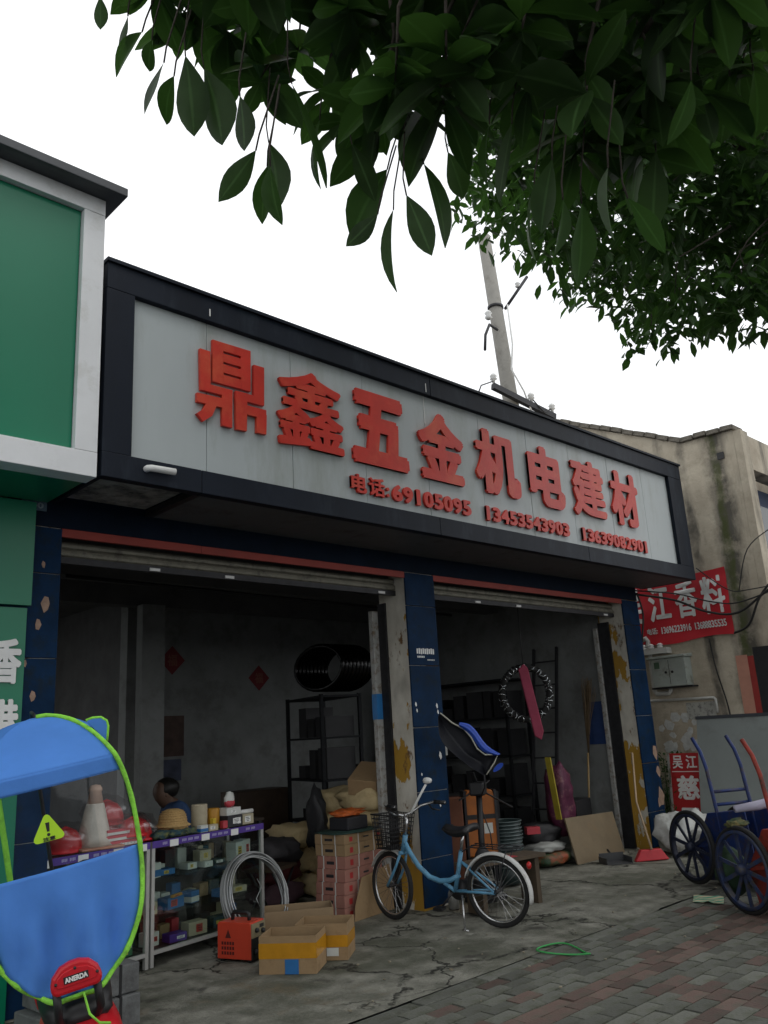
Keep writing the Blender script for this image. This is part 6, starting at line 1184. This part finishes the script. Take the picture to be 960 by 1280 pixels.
CLUST = [(4.8,3.63,5.76),(4.6,3.32,5.79),(4.37,3.18,5.87),(4.22,3.02,5.83),(3.84,2.81,5.68),(4.54,3.28,6.7),(3.93,2.74,6.13),(4.08,2.8,6.64),(3.84,2.67,6.53),(4.16,2.79,7.15),(3.75,2.5,6.77),(4.36,2.94,7.91),(4.6,3.11,8.59),(3.8,2.49,7.57),(3.85,2.52,7.9),(4.74,3.4,5.42),(3.79,2.66,4.85),(4.67,3.29,5.72),(4.86,3.39,6.13),(5.0,3.47,6.57),(4.99,3.44,6.92),(3.97,2.64,5.92),(3.76,2.53,5.99),(4.25,2.82,6.73),(5.01,3.26,7.9),(4.2,2.7,7.01),(4.27,2.68,7.33),(4.54,2.85,8.0),(4.21,2.68,7.83),(3.66,2.22,7.2),(4.49,2.73,8.74),(5.11,3.35,5.45),(4.79,3.16,5.54),(4.26,2.76,5.28),(4.31,2.76,5.4),(4.5,2.96,5.88),(5.35,3.43,6.91),(4.18,2.6,6.04),(5.24,3.29,7.37),(4.75,2.95,7.1),(4.11,2.52,6.49),(4.94,3.05,7.83),(4.93,3.01,8.11),(4.36,2.57,7.6),(4.37,2.58,7.77),(4.59,2.62,8.34),(4.43,2.6,8.4),(5.63,3.54,5.73),(4.84,2.99,5.36),(5.45,3.46,6.17),(4.4,2.75,5.53),(4.92,3.05,6.28),(5.08,3.07,6.58),(3.95,2.42,5.72),(5.05,3.02,7.05),(4.34,2.58,6.5),(4.13,2.38,6.49),(4.09,2.39,6.71),(4.81,2.72,7.72),(4.92,2.68,8.09),(4.45,2.41,7.8),(4.32,2.38,7.81),(3.63,1.98,6.99),(4.4,2.63,4.58),(4.36,2.67,4.8),(4.14,2.52,4.81),(4.48,2.63,5.33),(4.54,2.58,5.51),(4.81,2.79,6.1),(5.19,2.87,6.59),(5.0,2.81,6.62),(4.84,2.67,6.7),(4.92,2.74,7.01),(5.41,2.93,7.89),(4.02,2.14,6.38),(3.87,2.05,6.5),(4.46,2.36,7.53),(4.81,2.53,8.25),(4.57,2.31,7.97),(4.73,2.38,8.46),(6.02,3.43,5.34),(4.85,2.78,4.92),(4.61,2.63,5.0),(5.05,2.82,5.43),(5.06,2.85,5.73),(4.94,2.75,5.8),(4.38,2.4,5.5),(5.34,2.81,6.64),(5.25,2.81,6.84),(4.88,2.5,6.7),(5.56,2.94,7.64),(4.32,2.25,6.49),(4.66,2.3,7.1),(4.2,2.11,6.8),(5.41,2.66,8.56),(3.9,1.88,6.82),(4.45,2.11,7.71),(4.15,1.96,7.58),(5.85,3.2,5.19),(5.99,3.3,5.46),(5.72,3.15,5.53),(5.76,3.04,5.77),(4.58,2.35,5.18),(5.9,3.03,6.32),(4.28,2.16,5.21),(5.46,2.79,6.61),(4.28,2.11,5.6),(4.24,2.13,5.88),(4.41,2.16,6.18),(5.38,2.63,7.51),(4.1,1.95,6.31),(4.09,1.93,6.51),(4.11,1.94,6.69),(4.1,1.9,6.84),(4.52,2.06,7.57),(5.5,2.42,9.23),(5.15,2.18,8.92),(5.97,3.05,5.07),(6.11,3.22,5.4),(6.05,3.02,5.57),(5.08,2.54,5.05),(5.76,2.89,5.78),(4.99,2.47,5.43),(4.72,2.35,5.54),(5.55,2.64,6.48),(4.63,2.16,5.74),(4.95,2.34,6.32),(4.22,1.95,5.79),(5.45,2.49,7.4),(4.84,2.16,6.86),(4.35,1.94,6.56),(4.35,1.89,6.82),(4.9,2.11,7.58),(5.43,2.34,8.65),(4.17,1.73,7.17),(3.99,1.64,7.15),(6.2,3.05,4.95),(4.76,2.29,4.41),(6.23,2.96,5.51),(4.49,2.15,4.55),(5.32,2.49,5.28),(4.48,2.07,4.97),(6.12,2.77,6.36),(5.03,2.25,5.82),(5.45,2.48,6.39),(5.02,2.18,6.2),(4.85,2.13,6.26),(4.37,1.85,6.0),(5.32,2.21,7.09),(4.48,1.83,6.46),(4.2,1.74,6.45),(4.59,1.86,7.05),(5.05,2.02,7.77),(5.38,2.03,8.39),(4.91,1.85,8.16),(5.52,2.65,4.39),(6.23,2.94,5.05),(5.93,2.7,5.08),(5.5,2.44,5.07),(4.56,2.01,4.6),(4.52,2.01,4.81),(4.87,2.08,5.29),(5.5,2.32,5.88),(4.61,1.96,5.52),(5.05,2.04,6.06),(4.97,2.05,6.18),(4.87,1.94,6.32),(5.64,2.24,7.25),(5.58,2.19,7.5),(5.68,2.18,7.81),(5.31,2.04,7.63),(4.39,1.58,6.74),(4.59,1.64,7.17),(4.96,1.73,7.97),(5.02,1.68,8.25),(5.46,2.39,4.39),(4.7,2.08,4.12),(6.27,2.64,5.29),(5.1,2.14,4.69),(5.44,2.35,5.21),(6.25,2.62,5.92),(4.57,1.83,5.01),(6.23,2.51,6.42),(4.56,1.78,5.38),(5.31,2.07,6.14),(5.19,2.03,6.3),(4.44,1.71,5.83),(5.25,1.98,6.89),(5.8,2.08,7.59),(5.88,2.14,7.9),(4.54,1.55,6.63),(4.92,1.7,7.41),(4.96,1.64,7.55),(5.07,1.7,7.93),(4.65,1.52,7.63),(5.9,2.47,4.65),(6.6,2.7,5.28),(5.35,2.11,4.76),(5.76,2.36,5.18),(5.44,2.11,5.14),(5.77,2.28,5.71),(5.44,2.03,5.64),(4.91,1.86,5.44),(6.07,2.17,6.53),(6.17,2.17,6.85),(6.29,2.23,7.26),(5.44,1.92,6.82),(5.77,2.02,7.32),(6.3,2.12,8.03),(5.14,1.7,7.08),(5.86,1.92,8.12),(4.91,1.59,7.32),(5.62,1.73,8.31),(5.6,1.68,8.54),(5.63,2.15,4.4),(4.87,1.84,4.19),(6.54,2.47,5.46),(6.21,2.33,5.46),(5.15,1.84,4.95),(5.12,1.85,5.1),(6.08,2.12,5.96),(6.52,2.23,6.55),(5.78,1.96,6.26),(5.33,1.75,6.17),(6.27,2.11,7.24),(5.5,1.74,6.67),(5.13,1.59,6.5),(5.43,1.67,7.01),(5.62,1.64,7.56),(4.72,1.35,6.74),(5.38,1.55,7.76),(5.36,1.46,7.81),(4.65,1.27,7.29),(5.19,1.92,4.24),(5.27,1.88,4.37),(6.24,2.17,5.08),(5.32,1.84,4.87),(5.97,2.05,5.45),(6.78,2.23,6.24),(4.87,1.59,5.12),(6.0,1.94,6.22),(5.07,1.63,5.63),(5.39,1.63,6.04),(6.47,1.97,7.28),(4.75,1.41,5.89),(4.82,1.41,6.17),(6.22,1.74,7.79),(5.06,1.42,6.93),(5.86,1.6,7.9),(6.2,1.68,8.64),(5.66,1.45,8.15),(6.22,1.58,9.13),(5.18,1.78,4.15),(5.0,1.71,4.2),(6.04,2.01,5.0),(6.51,2.17,5.51),(5.08,1.59,4.82),(5.41,1.71,5.21),(6.69,2.03,6.24),(5.39,1.65,5.63),(5.02,1.51,5.53),(6.57,1.85,7.05),(6.74,1.86,7.35),(5.98,1.65,7.02),(6.13,1.69,7.33),(5.78,1.5,7.21),(6.42,1.69,8.17),(4.81,1.23,6.66),(4.65,1.16,6.69),(5.78,1.4,8.16),(5.64,1.21,8.27),(6.48,2.12,4.81),(5.58,1.77,4.52),(5.59,1.75,4.75),(5.85,1.79,5.11),(5.21,1.54,4.88),(5.25,1.49,5.08),(6.61,1.89,6.29),(5.81,1.63,5.93),(4.98,1.38,5.41),(5.59,1.46,6.12),(5.39,1.37,6.07),(5.39,1.32,6.36),(5.44,1.32,6.58),(6.01,1.39,7.42),(6.59,1.54,8.12),(6.4,1.44,8.26),(6.37,1.34,8.5),(4.7,1.0,6.89),(4.78,0.96,7.06),(6.34,1.9,4.72),(5.28,1.54,4.39),(6.34,1.88,5.08),(5.76,1.62,4.94),(6.9,1.93,5.98),(6.72,1.83,6.08),(5.92,1.53,5.69),(6.04,1.58,5.99),(6.27,1.51,6.35),(6.49,1.6,6.82),(5.55,1.36,6.22),(6.87,1.6,7.62),(6.5,1.47,7.61),(6.67,1.44,7.95),(6.43,1.34,7.95),(5.59,1.1,7.26),(5.78,1.11,7.69),(6.61,1.29,8.97),(6.01,1.1,8.53),(6.31,1.74,4.62),(7.17,1.9,5.24),(6.73,1.81,5.32),(5.21,1.38,4.7),(6.34,1.59,5.51),(7.29,1.75,6.36),(5.85,1.39,5.64),(6.0,1.37,5.9),(5.73,1.33,5.95),(6.7,1.47,6.88),(6.41,1.35,6.96),(6.0,1.23,6.75),(6.01,1.24,7.11),(6.51,1.23,7.76),(6.16,1.1,7.64),(6.51,1.17,8.28),(6.8,1.18,8.83),(6.84,1.14,9.18),(5.55,1.39,4.25),(6.03,1.49,4.7),(7.1,1.77,5.56),(5.3,1.28,4.71),(6.48,1.5,5.67),(7.31,1.68,6.31),(7.33,1.56,6.65),(5.79,1.26,5.78),(6.79,1.37,6.71),(6.11,1.2,6.47),(6.3,1.25,6.8),(5.68,1.01,6.49),(6.81,1.19,7.73),(6.98,1.18,8.05),(5.95,1.0,7.49),(6.18,1.02,7.82),(5.13,0.75,6.91),(6.02,0.81,8.18)]

M_leaf = leaf_mat('big_leaf', (.019, .038, .013), (.08, .20, .03), .30); M_leaf2 = leaf_mat('small_leaf', (.022, .046, .016), (.08, .20, .03), .32); M_bark = mat('bark', (.06, .05, .04), .9, .3, 12, bump=.7, bscale=25)
def leaf_verts(L, W, droop, fold, n=8):
    """leaf blade from the stalk along +x, a little folded at the midrib and drooping at the tip"""
    vs = []; fs = []
    for i in range(n + 1):
        t = i / n; w = W * .5 * (math.sin(math.pi * min(1, t ** 1.15)) ** .85 if 0 < t < 1 else .02); x = L * t; z = -droop * L * t * t
        vs += [(x, -w, z + fold * w + .006 * math.sin(t * 9)), (x, 0, z), (x, w, z + fold * w - .006 * math.sin(t * 8))]
    for i in range(n):
        for j in range(2): fs.append((i * 3 + j, i * 3 + j + 1, i * 3 + j + 4, i * 3 + j + 3))
    return vs, fs
LV = [leaf_verts(1, .44, .10, .25), leaf_verts(1, .48, .2, .35), leaf_verts(1, .40, .05, .15), leaf_verts(1, .46, .28, .2)]
LV_lo = [leaf_verts(1, .44, .12, .25, 3), leaf_verts(1, .40, .25, .3, 3)]
LM = []
for vs, fs in LV:
    b = MB(); b.add(vs, fs, True); LM.append(b.mesh('leaf', M_leaf))
def ribs(me):
    a = me.attributes.new('rib', 'FLOAT', 'POINT'); a.data.foreach_set('value', [1.0 if i % 3 == 1 else 0.0 for i in range(len(me.vertices))])
for me in LM: ribs(me)
def leaf_frame(p, d, roll, L):
    d = V(d).normalized(); s = d.cross(EZ)
    if s.length < .05: s = V((1, 0, 0))
    s.normalize(); w = s.cross(d)
    c, q = math.cos(roll), math.sin(roll); s2 = s * c + w * q; w2 = w * c - s * q
    return Matrix(((d.x * L, s2.x * L, w2.x * L, p[0]), (d.y * L, s2.y * L, w2.y * L, p[1]), (d.z * L, s2.z * L, w2.z * L, p[2]), (0, 0, 0, 1)))
def add_leaf(mb, k, M): vs, fs = k; mb.add([M @ V(v) for v in vs], fs, True)
R6 = random.Random(11)
t1 = thing('broadleaf_tree', 'broad-leaved street tree whose dark branches hang across the top of the picture', 'tree', (2.2, -1.0, 0))
off = Matrix.Translation((-2.2, 1.0, 0))
nl = 0; crown = MB(); twm = MB()
for (ax, ay, az, bx_, by_, bz_) in LEAF:
    a, c = V((ax, ay, az)), V((bx_, by_, bz_)); d = c - a; L = d.length
    ob('leaf', LM[nl % 4], t1, 0, off @ leaf_frame(a, d, R6.uniform(-1.5, 1.5), L * 1.02)); nl += 1
    twm.tube([a, a - d * .10 + V((0, 0, .03)), a - d * .35 + V((.02, -.02, .16))], .0025, 4)
lowfirst = sorted([p for p in TWIG if p[0] / p[1] > .48], key=lambda p: p[2])
for k, p in enumerate(lowfirst):
    if R6.random() < (.28 if p[0] / p[1] < .95 else .1): continue
    p = V(p); m = 9
    twm.tube([p, p + V((R6.uniform(-.05, .05), R6.uniform(-.08, .02), .12)), p + V((R6.uniform(-.1, .1), R6.uniform(-.2, 0), .35))], [.003, .004, .006], 5)
    for j in range(m):
        a = j * 6.28 / m + R6.uniform(-.4, .4); dr = R6.uniform(-1.1, .25); d = V((math.cos(a), math.sin(a), dr)); L = R6.uniform(.10, .205)
        M = leaf_frame(p + V((0, 0, R6.uniform(-.02, .05))), d, R6.uniform(-.7, .7), L)
        if nl < 290 and k < 60 and j % 2 == 0: ob('leaf', LM[nl % 4], t1, 0, off @ M); nl += 1
        else: add_leaf(crown, LV[R6.randrange(4)], off @ M)
# the rest of the crown, over and behind the viewer and along the street
blobs = [((1.2, -.6, 5.2), (2.4, 2.2, 1.5)), ((3.4, -1.2, 5.4), (2.2, 2.2, 1.6)), ((-.6, -.4, 5.0), (2.2, 2.0, 1.4)), ((.8, -2.6, 5.6), (2.8, 1.8, 1.8)), ((2.0, -.8, 6.6), (2.6, 2.4, 1.3))]
for (c, r) in blobs:
    for k in range(1000):
        while True:
            q = V((R6.uniform(-1, 1), R6.uniform(-1, 1), R6.uniform(-1, 1)))
            if q.length < 1: break
        q = q * (q.length ** -.3 if q.length > .1 else 1); p = V((c[0] + q.x * r[0], c[1] + q.y * r[1], c[2] + q.z * r[2]))
        a = R6.uniform(0, 6.28); add_leaf(crown, LV_lo[k % 2], off @ leaf_frame(p, (math.cos(a), math.sin(a), R6.uniform(-.9, .2)), R6.uniform(-.6, .6), R6.uniform(.15, .26)))
co_ = tag(crown.build('crown', M_leaf, t1), kind='stuff'); ribs(co_.data)
lb = MB(); J = V((2.2, -1.0, 3.0))
limbs = [[J, V((2.1, -.4, 3.9)), V((1.9, .3, 4.3)), V((1.7, .9, 4.1)), V((1.5, 1.3, 3.7))], [J, V((1.6, -.4, 3.9)), V((1.1, .6, 4.4)), V((.9, 1.3, 4.2)), V((.85, 1.7, 3.8))], [J, V((2.8, -.6, 4.1)), V((2.6, .1, 4.2)), V((2.1, .6, 3.7)), V((1.85, .8, 3.4))], [J, V((2.2, -1.0, 4.4)), V((2.2, -.9, 6.2))], [J, V((1.0, -1.6, 4.4)), V((-.3, -1.9, 5.4))]]
for l in limbs:
    n = len(l); MB().tube([p - V((2.2, -1.0, 0)) for p in l], [.075 * (1 - .8 * i / (n - 1)) for i in range(n)], 8).build('limb', M_bark, t1)
MB().tube([(0, 0, -.05), (.02, 0, 1.2), (0, 0, 3.1)], [.15, .12, .10], 12).build('trunk', M_bark, t1)
twm.v = [(p[0] - 2.2, p[1] + 1.0, p[2]) for p in twm.v]; tag(twm.build('twigs', M_bark, t1), kind='stuff')
# tree farther along the kerb
T2 = V((7.6, 1.2, 0))
t2 = thing('kerbside_tree', 'small-leaved tree at the right whose twigs hang over the sign end', 'tree', tuple(T2))
cr2 = MB(); tw2 = MB(); o2 = Matrix.Translation(-T2)
def cluster(p, n, rad, lo, hi):
    for j in range(n):
        while True:
            q = V((R6.uniform(-1, 1), R6.uniform(-1, 1), R6.uniform(-1, 1)))
            if q.length < 1: break
        a = R6.uniform(0, 6.28); c = p + V((q.x * rad, q.y * rad, q.z * rad * .9))
        add_leaf(cr2, LV_lo[j % 2], o2 @ leaf_frame(c, (math.cos(a), math.sin(a), R6.uniform(-1.3, .1)), R6.uniform(-.8, .8), R6.uniform(lo, hi)))
for p in CLUST:
    p = V(p); cluster(p, 52, .25, .095, .15)
    if R6.random() < .6: tw2.tube([p - T2, p - T2 + V((R6.uniform(-.1, .2), R6.uniform(-.2, .1), .25)), p - T2 + V((.35, -.3, .55))], [.003, .005, .008], 4)
for (c, r, n) in (((8.2, .6, 6.6), (2.6, 2.4, 1.9), 5200), ((7.0, 1.2, 7.4), (2.4, 2.2, 1.4), 3400), ((9.6, -.6, 6.4), (2.4, 2.0, 1.8), 2600)):
    for k in range(n):
        while True:
            q = V((R6.uniform(-1, 1), R6.uniform(-1, 1), R6.uniform(-1, 1)))
            if q.length < 1: break
        a = R6.uniform(0, 6.28); p = V((c[0] + q.x * r[0], c[1] + q.y * r[1], c[2] + q.z * r[2]))
        add_leaf(cr2, LV_lo[k % 2], o2 @ leaf_frame(p, (math.cos(a), math.sin(a), R6.uniform(-1, .2)), R6.uniform(-.6, .6), R6.uniform(.12, .22)))
co_ = tag(cr2.build('crown', M_leaf2, t2), kind='stuff'); ribs(co_.data); tag(tw2.build('twigs', M_bark, t2), kind='stuff')
MB().tube([(0, 0, -.05), (.03, 0, 2), (0, .05, 4.2), (-.1, .1, 5.5)], [.18, .15, .12, .07], 12).build('trunk', M_bark, t2)
for l in ([(0, .05, 4.0), (-.5, .4, 5.2), (-1.2, .7, 5.9), (-1.8, .9, 6.0)], [(0, .05, 4.0), (.6, -.5, 5.6), (1.0, -.8, 6.6)], [(0, .05, 4.1), (-.9, -.3, 5.3), (-1.6, -.4, 6.3)], [(0, .05, 4.2), (.0, .6, 5.3), (-.1, 1.0, 5.9)]): MB().tube(l, [.07, .05, .03, .015][:len(l)], 8).build('limb', M_bark, t2)
